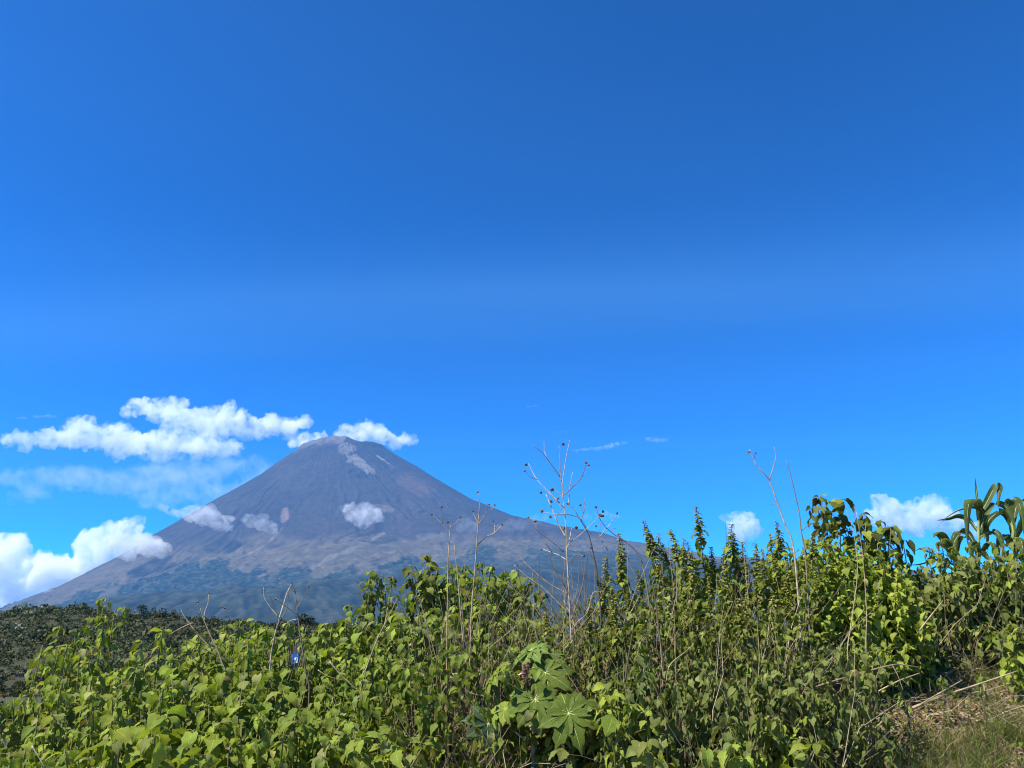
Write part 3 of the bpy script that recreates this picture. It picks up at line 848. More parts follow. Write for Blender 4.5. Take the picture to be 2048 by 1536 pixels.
EDGE = [  # (px, py of the top, distance, label, extra)
    (14, 1488, 3.90, 'lowest broad-leaved bush in the left corner beside the grey road', dict(width=.2)),
    (70, 1462, 3.70, 'broad-leaved bush second from the left corner along the bottom edge', {}),
    (150, 1452, 3.45, 'broad-leaved bush third from the left corner along the bottom edge', {}),
    (245, 1448, 3.40, 'broad-leaved bush fourth from the left corner along the bottom edge', {}),
    (335, 1425, 3.35, 'bright large-leaved bush at the bottom edge, right of a pale twig', dict(leaf=0.081, col=LIME)),
    (430, 1436, 3.35, 'broad-leaved bush at the bottom edge below the tall dead twigs', {}),
    (520, 1420, 3.40, 'broad-leaved bush at the bottom edge, left of the one under the sign', {}),
    (610, 1412, 3.40, 'broad-leaved bush at the bottom edge straight below the blue sign', dict(leaf=0.078)),
    (700, 1432, 3.40, 'broad-leaved bush at the bottom edge right of the one under the sign', dict(leaf=0.078)),
    (780, 1462, 3.50, 'low large-leaved bush at the bottom edge beside bare twiggy litter', dict(leaf=0.081)),
    # second row
    (62, 1372, 4.30, 'leftmost bush of the middle rows, standing against the dark hillside', dict(width=.2, dry=.15, limp=.3)),
    (110, 1345, 4.40, 'pointed bush below the hanging-leaved tall bush at the far left', dict(limp=.3)),
    (185, 1345, 4.10, 'bush with pale spent leaves under the tall wilted bush', dict(dry=.18, limp=.3)),
    (275, 1330, 4.00, 'bush in the second row below the gap with the dark hillside', {}),
    (360, 1325, 4.00, 'broad-leaved bush in the second row, left of the leaning pale stick', {}),
    (450, 1330, 3.95, 'broad-leaved bush in the second row under the bleached twig fan', {}),
    (540, 1335, 3.95, 'broad-leaved bush just left of and below the blue sign', {}),
    (640, 1362, 4.00, 'broad-leaved bush just right of and below the blue sign', {}),
    (725, 1350, 4.00, 'broad-leaved bush crossed by the straw coloured leaning stick', {}),
    (810, 1375, 4.00, 'grey green bush left of the straw tangle in the centre', dict(col=DULL)),
    (890, 1405, 3.95, 'drooping bush below the straw tangle left of the palmate leaves', dict(col=DULL, limp=.45, stems=6)),
    # third row
    (120, 1248, 5.00, 'wilted small-topped bush poking over the hill crest at the far left', dict(width=.15, stems=5, limp=.6, dry=.2, leaf=0.064)),
    (208, 1192, 5.00, 'tall bush with hanging wilted top standing above the hill crest', dict(width=.16, stems=6, limp=.55, dry=.16, nodes=10)),
    (165, 1272, 4.80, 'leafy bush between the two wilted tall tops on the left', dict(width=.2, limp=.4, dry=.12)),
    (325, 1256, 4.70, 'bright bush at the foot of the hill, right of the dark gap', dict(col=LIME)),
    (405, 1262, 4.60, 'broad-leaved bush with bleached dead twigs rising out of it', {}),
    (480, 1236, 4.80, 'pointed leafy top right of the bleached twig fan', dict(width=.2)),
    (535, 1252, 4.60, 'broad-leaved bush left of the blue sign under curved white twigs', {}),
    (640, 1256, 4.70, 'broad-leaved bush right of the blue sign under the mound', {}),
    (700, 1285, 4.50, 'broad-leaved bush at the left foot of the leafy mound', {}),
    (452, 1258, 5.20, 'far broad-leaved bush behind the bleached twig fan', {}),
    (580, 1244, 5.40, 'far broad-leaved bush on the skyline just left of the mound', {}),
    (512, 1240, 5.60, 'far broad-leaved bush below the curved white dead twigs', {}),
    (655, 1240, 5.40, 'far broad-leaved bush on the skyline where the mound begins to rise', {}),
    # the mound in the centre
    (742, 1136, 4.90, 'dark leafy stem leftmost on the mound, drooping against the volcano', dict(width=.14, stems=5, col=DARK, leaf=0.070, nodes=8, limp=.25)),
    (698, 1205, 4.90, 'drooping leafy stem on the left shoulder of the mound', dict(width=.14, stems=5, leaf=0.070)),
    (786, 1150, 4.90, 'thin bare-necked leafy stem, second top on the mound', dict(width=.1, stems=2, leaf=0.058, col=DARK)),
    (852, 1106, 4.90, 'tallest leafy stem of the mound, reaching highest against the volcano', dict(width=.14, stems=6, leaf=0.072, col=DARK, nodes=8)),
    (905, 1128, 4.90, 'leafy top of the mound just behind two straw stalks', dict(leaf=0.066)),
    (960, 1120, 4.90, 'leafy top on the mound right of the two straw stalks', dict(leaf=0.066)),
    (1028, 1146, 4.80, 'rightmost leafy top of the mound, left of the big dead stalk', dict(width=.2, leaf=0.070)),
    (790, 1218, 4.70, 'broad-leaved bush on the left face of the mound with one huge leaf', dict(leaf=0.081)),
    (870, 1210, 4.60, 'broad-leaved bush in the middle of the mound face', {}),
    (955, 1205, 4.60, 'broad-leaved bush on the right face of the mound', {}),
    (1040, 1215, 4.50, 'broad-leaved bush right of the mound under the dead stalk branches', dict(col=DULL)),
    (760, 1290, 4.30, 'broad-leaved bush at the bottom of the mound, left side', {}),
    (845, 1290, 4.30, 'grey green bush at the bottom of the mound by the straw tangle', dict(col=DULL, stems=6)),
    (1000, 1280, 4.20, 'broad-leaved bush directly above the palmate castor leaves', dict(col=DULL, stems=6)),
    (930, 1310, 4.20, 'sparse grey green bush in the straw tangle', dict(col=DULL, stems=5, limp=.4)),
    # right of the castor plant
    (1275, 1298, 3.70, 'pale smooth-leaved bush right of the castor plant, highest big leaves', dict(col=(.12, .155, .055), leaf=0.072, stems=5, width=.12, limp=.1)),
    (1215, 1362, 3.55, 'yellow green lobed-leaf bush touching the castor plant on its right', dict(col=LIME, leaf=0.066, stems=5, width=.16, limp=.2)),
    (1262, 1400, 3.45, 'small bright bush below the yellow green lobed one', dict(col=LIME, leaf=0.058, stems=5, width=.12)),
    (1345, 1250, 4.00, 'drooping bush under the spiked herbs, centre right', dict(col=DULL, limp=.5, stems=5)),
    (1345, 1372, 3.60, 'grey drooping bush, first in the row of limp bushes', dict(col=DULL, limp=.7)),
    (1420, 1388, 3.60, 'grey drooping bush, second in the row of limp bushes', dict(col=DULL, limp=.75)),
    (1500, 1330, 3.75, 'limp bush with long bare stems under the spiked herbs', dict(col=DULL, limp=.7)),
    (1555, 1290, 3.90, 'limp bush at the left foot of the bright small-leaved bush', dict(col=DULL, limp=.6, width=.2)),
    (1500, 1418, 3.55, 'limp pale-stemmed bush above the bottom edge, left of a stick', dict(col=DULL, limp=.75, dry=.12)),
    (1585, 1370, 3.65, 'limp bush beneath the bright small-leaved bush', dict(col=DULL, limp=.75, dry=.12)),
    (1650, 1375, 3.70, 'limp hanging-leaved bush at the left end of the fallen stick', dict(col=DULL, limp=.8, stems=6, width=.18)),
    (1545, 1462, 3.40, 'bright leafy bush at the bottom edge left of the grass', dict(col=GREEN, leaf=0.070, stems=6)),
    (1445, 1462, 3.40, 'low limp bush at the bottom edge, right of the castor plant', dict(col=GREEN, limp=.4, stems=6)),
    (1330, 1462, 3.40, 'shaded bush at the bottom edge beneath the small bright bush', dict(col=DULL, limp=.5, stems=6)),
    (1240, 1462, 3.45, 'shaded bush at the bottom edge just right of the castor cane', dict(col=DULL, limp=.5, stems=5)),
    # tall dark tops on the right
    (1640, 988, 5.30, 'dark drooping leafy top, highest one right of the bare stalks', dict(width=.13, stems=5, col=DARK, leaf=0.087, limp=.35, nodes=6)),
    (1555, 1075, 4.90, 'dark drooping leaves behind the spiked herbs by the bare stalks', dict(width=.12, stems=2, col=DARK, leaf=0.081, limp=.5)),
    (1722, 1022, 5.30, 'dark leafy top behind the bright small-leaved bush, middle of three', dict(width=.13, stems=5, col=DARK, leaf=0.075, limp=.5)),
    (1775, 1048, 5.20, 'dark drooping leafy top at the right shoulder of the bright bush', dict(width=.13, stems=5, col=DARK, leaf=0.075, limp=.6)),
    (1840, 1126, 5.45, 'dark single drooping leaf cluster in the notch left of the corn', dict(width=.08, stems=2, col=DARK, leaf=0.087, limp=.8)),
    (1882, 1074, 5.25, 'drooping grey green bush in front of the leftmost corn leaves', dict(width=.13, stems=5, col=DULL, leaf=0.072, limp=.7)),
    (1935, 1086, 5.15, 'bush with shrivelled brown top in front of the corn stalk', dict(width=.13, stems=6, col=DULL, leaf=0.066, limp=.75, dry=.3)),
    (2030, 1076, 5.05, 'drooping bush at the right edge below the corn leaves', dict(width=.16, stems=6, col=DULL, leaf=0.072, limp=.5)),
    (1985, 1108, 5.05, 'grey green bush under the corn, second from the right edge', dict(width=.18, col=DULL, leaf=0.070, limp=.5)),
    (1895, 1140, 5.10, 'grey green bush right of the bright bush below the notch', dict(width=.18, col=DULL, leaf=0.066, limp=.6)),
    (1930, 1235, 5.00, 'low grey bush at the top of the bare earth slope', dict(width=.2, col=DULL, leaf=0.064, limp=.5, dry=.12)),
    (2020, 1240, 4.90, 'low bush at the right edge above the bare earth slope', dict(width=.2, col=GREEN, leaf=0.064, limp=.4, dry=.1)),
    (1862, 1250, 5.05, 'low limp bush at the foot of the bright bush on its right', dict(width=.16, col=DULL, leaf=0.058, limp=.6)),
    (2035, 1310, 4.50, 'bright sprig bush at the right edge on the earth slope', dict(width=.12, stems=5, col=LIME, leaf=0.052)),
    # small sprigs on the bare earth
    (1806, 1398, 3.95, 'lone limp seedling standing on the bare earth', dict(width=.03, stems=1, leaf=0.049, limp=.8, nodes=3, col=GREEN)),
    (1884, 1366, 4.10, 'small seedling between the two fallen sticks', dict(width=.03, stems=1, leaf=0.046, limp=.5, nodes=3, col=DULL)),
    (1962, 1352, 4.15, 'small seedling right of the forked fallen stick', dict(width=.03, stems=1, leaf=0.046, limp=.6, nodes=3, col=GREEN)),
    (1700, 1462, 3.70, 'small seedling in the grass at the bottom edge', dict(width=.04, stems=2, leaf=0.046, limp=.6, nodes=3, col=GREEN)),
]
for (px, py, Y, lab, kw) in EDGE:
    bush(px, py, Y, lab, **kw)

# ------------------------------------------------------------------ spiked herbs
def spike_mesh(sd):
    rs = np.random.RandomState(sd)
    Vs, Fs, UVs, Cs = [], [], [], []
    n = 0
    for k in range(15):
        f_ = k / 14
        z = -0.15 + 0.15 * f_
        for j in range(5):
            V, F = TINY[rs.randint(len(TINY))][1:]
            s_ = (0.030 - 0.017 * f_) * rs.uniform(.7, 1.2)
            M4 = leaf_matrix(Vector((0, 0, z)), j * 1.257 + k * .7 + rs.normal(0, .3), rs.normal(0.1, .3), rs.normal(0, .3), s_)
            A = np.array(M4)
            Vs.append(V @ A[:3, :3].T + A[:3, 3]); Fs.extend([tuple(n + i for i in f) for f in F]); n += len(V)
            c = np.array((0.215, 0.24, 0.045) if rs.rand() < .65 else (0.23, 0.205, 0.08)) * rs.uniform(.75, 1.3)
            Cs.append(np.tile(c, (len(V), 1)))
    return mesh_np('flower_spike', np.concatenate(Vs), Fs, M_LEAF_ATTR, True, np.concatenate(Cs))
SPIKES = [spike_mesh(i) for i in range(4)]

def herb(px, py, Y, label, lean=(0.0, 0.0), leaf=0.050, gap=0.024, bottom=0.2, col=GREEN, group='spiked herbs in the clump right of the dead stalk', spike=True, stems=1, spread=0.0, name='spiked_herb', lib=SMALL, tipcol=DULL, branches=2):
    rs = np.random.RandomState(int(px * 17 + py * 3) % 99991)
    top = at(px, py, Y); g0 = gz(top.x - lean[0], Y)
    t = thing(name, label, 'plant', (top.x - lean[0], Y - lean[1], g0 - 0.02), group)
    h = top.z - g0
    lean = (lean[0] + rs.normal(0, .035), lean[1] + rs.normal(0, .03))
    for si in range(stems):
        a = si * 2.4 + rs.uniform(0, 1)
        off = Vector((math.cos(a), math.sin(a), 0)) * (spread * math.sqrt(si / max(stems, 1)))
        tip = Vector((lean[0], lean[1], h)) + off
        if si: tip.z *= rs.uniform(.82, .98)
        cp = curve_pts([Vector((0, 0, 0)) + off * .3, Vector((lean[0] * .35, lean[1] * .35, h * .5)) + off * .75 + Vector((rs.normal(0, .015), rs.normal(0, .015), 0)), tip], 6)
        shoots = [(cp, 0.0)]
        for b_ in range(branches):
            i = rs.randint(4, 9); a2 = rs.uniform(0, 6.28); st = cp[i]
            e = st + Vector((math.cos(a2) * rs.uniform(.05, .12), math.sin(a2) * rs.uniform(.05, .12), rs.uniform(.16, .32) * h))
            e.z = min(e.z, tip.z - rs.uniform(.04, .12))
            shoots.append((curve_pts([st, st.lerp(e, .5) + Vector((math.cos(a2) * .03, math.sin(a2) * .03, 0)), e], 5), 1))
        for cpp, sub in shoots:
            mb = MB(); mb.tube(cpp, np.linspace(.0042 if not sub else .0028, .0018, len(cpp)), 4); link('stem', mb.mesh('stem', M_STEM), t)
            tot = sum((cpp[i + 1] - cpp[i]).length for i in range(len(cpp) - 1))
            d = 0.10 if spike else 0.01; k = 0
            while d < tot * (1 - (bottom if not sub else .1)):
                f_ = 1 - d / tot; q = f_ * (len(cpp) - 1); i = min(int(q), len(cpp) - 2); p = cpp[i].lerp(cpp[i + 1], q - i)
                for j in range(2):
                    if rs.rand() < 0.1: continue
                    sc = leaf * rs.uniform(.75, 1.25) * min(1, .6 + d * 2.5)
                    M4 = leaf_matrix(p, a + k * 1.57 + j * math.pi + rs.normal(0, .35), rs.normal(0, .3), rs.normal(0, .35), sc)
                    o = link('leaf', lib[rs.randint(len(lib))][0], t, M4)
                    r_ = rs.rand()
                    o.color = jcol(YELL if r_ < .04 else (LIME if r_ < .3 else (DULL if r_ < .42 and spike else col)), rs)
                d += gap * rs.uniform(.8, 1.3); k += 1
            if spike:
                d_ = (cpp[-1] - cpp[-2]).normalized()
                M4 = Matrix.Translation(cpp[-1]) @ d_.to_track_quat('Z', 'Y').to_matrix().to_4x4() @ Matrix.Rotation(rs.uniform(0, 6), 4, 'Z') @ Matrix.Diagonal((1.45, 1.45, 1.15, 1)) @ Matrix.Scale(rs.uniform(.85, 1.15) * (1 if not sub else .75), 4)
                o = link('flower_spike', SPIKES[rs.randint(4)], t, M4); o['kind'] = 'stuff'
    return t

HERBS = [
    (1186, 1112, 4.4, 'short spiked herb just right of the big dead stalk', (-.05, 0)),
    (1226, 1096, 4.4, 'spiked herb second right of the big dead stalk', (-.05, 0)),
    (1243, 1060, 4.4, 'spiked herb third right of the big dead stalk, with slim tip', (-.06, 0)),
    (1276, 1050, 4.4, 'left-leaning spiked herb in front of the volcano foot', (-.16, 0)),
    (1292, 1032, 4.4, 'thick left-leaning spiked herb, tallest of the leaning ones', (-.22, 0)),
    (1322, 1062, 4.5, 'spiked herb behind the thick left-leaning one', (-.12, 0)),
    (1346, 1052, 4.4, 'dark spiked herb leaning left, midway between dead stalk and tallest spike', (-.18, 0)),
    (1372, 1076, 4.4, 'short spiked herb left of the tallest upright spike', (-.08, 0)),
    (1398, 1008, 4.4, 'tallest upright spiked herb of the clump', (.0, 0)),
    (1425, 1092, 4.5, 'low spiked herb right of the tallest upright spike', (.0, 0)),
    (1456, 1044, 4.4, 'slim spiked herb in front of the small round cloud', (.06, 0)),
    (1478, 1076, 4.5, 'small spiked herb right of the small round cloud', (.04, 0)),
    (1497, 1060, 4.4, 'spiked herb midway between round cloud and bare forked stalk', (.06, 0)),
    (1520, 1078, 4.4, 'spiked herb left of the bare forked stalk', (.05, 0)),
    (1545, 1062, 4.5, 'spiked herb beside the foot of the bare forked stalk', (.04, 0)),
    (1572, 1038, 4.5, 'spiked herb between the two bare stalks on the right', (.04, 0)),
    (1608, 1060, 4.5, 'spiked herb under the highest dark leafy top', (.04, 0)),
    (1310, 1110, 4.2, 'front spiked herb below the left-leaning pair', (-.14, 0)),
    (1205, 1150, 4.2, 'front low herb right of the dead stalk foot', (-.04, 0)),
    (1262, 1140, 4.2, 'front low herb below the slim-tipped spike', (-.1, 0)),
    (1352, 1130, 4.2, 'front low herb below the dark leaning spike', (-.12, 0)),
    (1388, 1120, 4.2, 'front low herb at the foot of the tallest spike, left side', (-.04, 0)),
    (1440, 1125, 4.2, 'front low herb at the foot of the tallest spike, right side', (.02, 0)),
    (1490, 1120, 4.2, 'front low herb below the small round cloud', (.02, 0)),
    (1535, 1115, 4.2, 'front low herb below the bare forked stalk', (.02, 0)),
    (1585, 1110, 4.2, 'front low herb left of the bright small-leaved bush', (.02, 0)),
    (1165, 1190, 4.1, 'low herb left of the dead stalk base', (-.02, 0)),
    (1240, 1200, 4.0, 'low herb in the twigs right of the dead stalk base', (-.06, 0)),
    (1320, 1195, 4.0, 'low herb in the twigs under the leaning spikes', (-.1, 0)),
    (1400, 1195, 4.0, 'low herb in the twigs under the tallest spike', (-.02, 0)),
    (1470, 1190, 4.0, 'low herb in the twigs left of the limp bushes', (.0, 0)),
    (1540, 1185, 4.05, 'low herb in the twigs by the bright small-leaved bush', (.0, 0)),
    (1080, 1215, 4.2, 'low small-leaved herb between mound and dead stalk', (0, 0)),
    (1130, 1235, 4.1, 'low small-leaved herb in front of the dead stalk foot', (0, 0)),
    (1055, 1290, 4.0, 'low small-leaved herb just above the castor plant', (0, 0)),
]
for (px, py, Y, lab, ln) in HERBS:
    herb(px, py, Y, lab, ln)

BRIGHT = [
    (1632, 1075, 4.75, 'bright small-leaved bush stem at the left of the dense bright bush'),
    (1668, 1052, 4.75, 'bright small-leaved bush stem, second from left in the dense bush'),
    (1705, 1068, 4.70, 'bright small-leaved bush stem, middle of the dense bush'),
    (1745, 1082, 4.70, 'bright small-leaved bush stem right of the middle of the dense bush'),
    (1785, 1098, 4.70, 'bright small-leaved bush stem at the right end of the dense bush'),
    (1650, 1150, 4.55, 'bright small-leaved stem low in front, left part of the dense bush'),
    (1695, 1150, 4.50, 'bright small-leaved stem low in front, centre of the dense bush'),
    (1740, 1165, 4.50, 'bright small-leaved stem low in front, right of the bush centre'),
    (1790, 1170, 4.55, 'bright small-leaved stem low in front, right part of the dense bush'),
    (1815, 1200, 4.60, 'bright small-leaved stem at the lower right corner of the dense bush'),
    (1610, 1180, 4.50, 'bright small-leaved stem at the lower left corner of the dense bush'),
    (1700, 1262, 4.35, 'bright small-leaved sprig at the foot of the dense bush, centre'),
    (1765, 1270, 4.40, 'bright small-leaved sprig at the foot of the dense bush, right'),
    (1650, 1280, 4.35, 'bright small-leaved sprig at the foot of the dense bush, left'),
]
for (px, py, Y, lab) in BRIGHT:
    herb(px, py, Y, lab, (0, 0), leaf=0.058, gap=0.028, bottom=.25, col=(0.245, 0.295, 0.045), spike=False, stems=4, spread=.14, name='small_leaved_bush', group='stems of the dense bright small-leaved bush', branches=1)

# ------------------------------------------------------------------ castor plant
def castor_leaf(sd, lobes=8):
    rs = np.random.RandomState(sd)
    V, F, UV = [], [], []
    mv = MB()
    span = R(300)
    for k in range(lobes):
        th = -span / 2 + span * k / (lobes - 1) + rs.normal(0, .03)      # 0 = tip direction +Y
        ln = (0.62 + 0.40 * math.cos(th * .5)) * rs.uniform(.93, 1.05)
        ax = np.array([math.sin(th), math.cos(th), 0]); sd_ = np.array([math.cos(th), -math.sin(th), 0])
        b = len(V)
        ts = [0, .18, .36, .52, .66, .78, .9, 1]
        ws = [.02, .15, .24, .245, .20, .145, .075, .005]
        droop = rs.uniform(.08, .32)
        for i, t in enumerate(ts):
            zz = 0.05 * math.sin(t * 3) - droop * t * t
            for j, u in enumerate((-1, -.5, 0, .5, 1)):
                tooth = (1.12 if i % 2 else .9) if abs(u) == 1 else 1
                w = ws[i] * tooth * (0.9 + .2 * rs.rand())
                p = ax * (t * ln - (0.05 if abs(u) == 1 and i % 2 == 0 else 0)) + sd_ * u * w + np.array([0, 0, zz + abs(u) * ws[i] * .22 + .004 * (k % 2)])
                V.append(p); UV.append((u * .5 + .5, t))
        for i in range(len(ts) - 1):
            for j in range(4):
                a = b + i * 5 + j; F.append((a, a + 1, a + 6, a + 5))
        mv.tube([ax * (t * ln) + np.array([0, 0, 0.05 * math.sin(t * 3) - droop * t * t + .012]) for t in (0, .2, .4, .6, .8, .97)], [.013, .010, .008, .006, .004, .002], 4)
    return mesh_np('castor_leaf', V, F, M_CASTOR, True, None, UV), mv.mesh('vein', M_VEIN)
CASTOR = [castor_leaf(i, 8 + i % 2) for i in range(4)]

def build_castor():
    base = at(1068, 1500, 3.75); g = gz(base.x, 3.75)
    t = thing('castor_plant', 'castor plant with large star-shaped palmate leaves and reddish seed cluster', 'plant', (base.x, 3.75, g - .02))
    O = Vector(t.location)
    def cane(pts, r0, r1, nm='stem'):
        mb = MB(); cp = curve_pts([Vector(p) - O for p in pts], 6); mb.tube(cp, np.linspace(r0, r1, len(cp)), 7); return link(nm, mb.mesh(nm, M_CANE), t)
    j1 = at(1066, 1452, 3.74); j2 = at(1058, 1385, 3.75); j3 = at(1060, 1330, 3.78)
    cane([O, j1, j2, j3], .014, .007)
    leaves = [  # hub px,py,Y ; radius m ; normal ; tip direction in the picture (degrees, 0 = up, 90 = right); colour; joint
        (1090, 1345, 3.66, .150, (-.15, -.80, .58), 150, (.098, .136, .020), j3),
        (1070, 1398, 3.56, .150, (-.05, -.82, .57), 175, (.102, .142, .022), j2),
        (1136, 1426, 3.52, .165, (.05, -.80, .60), 145, (.10, .14, .022), j1),
        (1064, 1300, 3.75, .125, (-.50, -.30, .80), 200, (.13, .19, .04), j3),
        (1009, 1418, 3.62, .085, (-.2, -.60, .75), 190, (.19, .25, .035), j2),
        (994, 1345, 3.74, .130, (-.75, -.1, .65), 240, (.15, .20, .03), j3),
        (975, 1446, 3.62, .120, (.45, -.75, .5), 215, (.07, .115, .05), j1),
        (1030, 1462, 3.68, .125, (.0, .55, .83), 250, (.06, .095, .03), j1),
        (1108, 1310, 3.80, .10, (.25, -.45, .85), 60, (.12, .175, .04), j3),
        (1046, 1372, 3.70, .07, (-.2, -.5, .8), 120, (.2, .26, .04), j2),
    ]
    for i, (px, py, Y, r, nrm, dirn, col, jn) in enumerate(leaves):
        p = at(px, py, Y); n = Vector(nrm).normalized()
        d = Vector((math.sin(R(dirn)), 0, math.cos(R(dirn))))
        y = (d - n * d.dot(n)).normalized(); x = y.cross(n)
        M4 = Matrix(((x.x, y.x, n.x, 0), (x.y, y.y, n.y, 0), (x.z, y.z, n.z, 0), (0, 0, 0, 1)))
        M4 = Matrix.Translation(p - O) @ M4 @ Matrix.Scale(r, 4)
        lf = link('leaf', CASTOR[i % 4][0], t, M4); lf.color = col + (1,)
        vn = link('vein', CASTOR[i % 4][1], lf)
        m_ = jn.lerp(p, .5) + Vector((0, 0.02, -.02)) - n * .02
        cane([jn, m_, p - n * .004], .006, .0035, 'petiole')
    # spiky seed capsules on an upright stalk
    c0 = at(1053, 1372, 3.6); c1 = at(1050, 1330, 3.62)
    cane([j2, c0, c1], .004, .002, 'fruit_stalk')
    bm = bmesh.new(); bmesh.ops.create_icosphere(bm, subdivisions=2, radius=1)
    for v in bm.verts: v.co *= 1.0 if random.random() < .55 else 1.45
    me = bpy.data.meshes.new('seed_capsule'); bm.to_mesh(me); bm.free(); me.materials.append(M_FRUIT)
    for i in range(16):
        p = c0.lerp(c1, i / 15) + Vector((random.uniform(-.012, .012), random.uniform(-.014, .006), random.uniform(-.004, .004)))
        link('seed_capsule', me, t, Matrix.Translation(p - O) @ Matrix.Scale(random.uniform(.006, .0095), 4))
build_castor()

# ------------------------------------------------------------------ corn
def strap(pts, width, side, sd=0, n=5, tip=True):
    """long folded leaf along pts; side = direction across the blade"""
    cp = curve_pts(pts, n); N = len(cp)
    V, F, UV = [], [], []
    rs = np.random.RandomState(sd)
    for i, p in enumerate(cp):
        t = i / (N - 1)
        d = (cp[min(i + 1, N - 1)] - cp[max(i - 1, 0)]).normalized()
        s_ = Vector(side); s_ = (s_ - d * s_.dot(d)).normalized(); nn = s_.cross(d)
        w = width * .5 * (min(1, .55 + 2 * t) * (1 - max(0, (t - .45) / .55) ** 1.7) + .01)
        for u in (-1, -.5, 0, .5, 1):
            V.append(p + s_ * u * w + nn * (abs(u) ** 1.3 * w * .42 + .10 * w * math.sin(t * 19 + 3 * u + sd)))
            UV.append((u * .5 + .5, t))
    for i in range(N - 1):
        for k in range(4):
            a = i * 5 + k; F.append((a, a + 1, a + 6, a + 5))
    return mesh_np('corn_leaf', V, F, M_CORN, True, None, UV), cp

M_RIB = plain_mat('corn_rib', (0.30, 0.34, 0.16), (0.38, 0.40, 0.22), 40, 0.5)
def corn(label, stalk, Y, leaves, tipspear=None):
    g = at(stalk[0][0], stalk[0][1], Y); gg = gz(g.x, Y)
    t = thing('corn_plant', label, 'corn', (g.x, Y, gg - .02), 'corn plants at the right edge'); O = Vector(t.location)
    pts = [Vector((0, 0, 0))] + [at(a, b, Y) - O for a, b in stalk]
    cp = curve_pts(pts, 5); mb = MB(); mb.tube(cp, np.linspace(.016, .009, len(cp)), 8)
    ms = plain_mat('corn_stalk', (0.16, 0.22, 0.06), (0.26, 0.30, 0.10), 20, .5)
    link('stalk', mb.mesh('stalk', ms), t)
    for i, (pl, wpx, side, dark) in enumerate(leaves):
        P3 = [at(a, b, Y + dz) - O for (a, b, dz) in pl]
        w = wpx * Y / FPX / math.cos(PITCH) * .80
        me, cpp = strap(P3, w, side, i)
        lf = link('leaf', me, t); rs = random.Random(i + int(Y * 10))
        k = .048 if dark else .074
        lf.color = (k * 1.05, k * 1.5, k * .42, 1)
        mr = MB(); N = len(cpp); mr.tube([q for q in cpp[:int(N * .8)]], np.linspace(.0028, .001, int(N * .8)), 4); link('midrib', mr.mesh('midrib', M_RIB), lf)
    return t
F_ = (1, .0, 0); E_ = (.25, -1, .2); G_ = (.8, -.5, .2)
corn('tall corn plant with broad hanging leaf and folded upright leaf', [(1956, 1240), (1957, 1120), (1957, 1005)], 5.5, [
    ([(1957, 1030, 0), (1972, 1008, -.02), (1990, 974, -.05), (1999, 974, -.06), (1997, 992, -.07), (1996, 1020, -.08)], 15, G_, 0),
    ([(1958, 1040, 0), (1955, 1008, -.05), (1944, 997, -.10), (1937, 1010, -.15), (1935, 1045, -.17), (1936, 1096, -.18)], 21, F_, 0),
    ([(1960, 1050, 0), (1966, 1022, -.03), (1945, 1013, -.10), (1918, 1019, -.13), (1895, 1033, -.13), (1868, 1060, -.12)], 10, (.2, -1, .5), 1),
    ([(1956, 1062, 0), (1940, 1040, .05), (1918, 1031, .10), (1895, 1037, .12), (1872, 1041, .12)], 13, (.1, -1, .9), 1),
    ([(1958, 1070, 0), (1972, 1026, -.02), (1990, 1009, -.04), (2010, 1012, -.06), (2025, 1036, -.08), (2033, 1080, -.08)], 15, G_, 0),
    ([(1958, 1080, 0), (1978, 1040, .08), (2000, 1026, .12), (2018, 1040, .14), (2022, 1075, .14)], 16, G_, 1),
    ([(1956, 1100, 0), (1935, 1066, .04), (1915, 1062, .06), (1905, 1080, .06), (1902, 1112, .06)], 14, G_, 1),
    ([(1956, 1010, 0), (1953, 985, 0), (1950, 953, 0)], 5, G_, 1),
    ([(1957, 1110, 0), (1975, 1085, -.1), (1988, 1090, -.14), (1993, 1130, -.16)], 16, F_, 0),
    ([(1957, 1115, 0), (1950, 1085, -.1), (1944, 1092, -.16), (1946, 1140, -.18)], 17, F_, 0),
    ([(1957, 1060, 0), (1966, 1040, .1), (1974, 1052, .15), (1976, 1105, .16)], 18, F_, 1),
    ([(1957, 1090, 0), (1930, 1075, .1), (1918, 1085, .14), (1914, 1125, .15)], 17, F_, 1),
    ([(1957, 1075, 0), (1985, 1062, -.05), (2002, 1078, -.08), (2008, 1118, -.08)], 14, G_, 0),
])
corn('corn plant at the right edge with wide arching leaves', [(2030, 1240), (2030, 1120), (2024, 1030)], 5.6, [
    ([(2024, 1045, 0), (2016, 1015, -.02), (2022, 999, -.05), (2036, 1003, -.08), (2044, 1030, -.10), (2050, 1080, -.10)], 19, G_, 0),
    ([(2026, 1060, 0), (2012, 1030, .03), (1996, 1024, .06), (1978, 1044, .08), (1968, 1080, .08)], 15, G_, 1),
    ([(2028, 1080, 0), (2045, 1040, -.05), (2062, 1030, -.1), (2080, 1060, -.1)], 18, F_, 0),
    ([(2028, 1100, 0), (2010, 1070, -.06), (2000, 1080, -.1), (1996, 1130, -.12)], 17, F_, 0),
    ([(2028, 1110, 0), (2040, 1080, -.1), (2046, 1100, -.14), (2047, 1150, -.15)], 17, F_, 0),
    ([(2026, 1050, 0), (2034, 1010, .05), (2048, 1000, .1), (2066, 1016, .12)], 16, G_, 1),
])
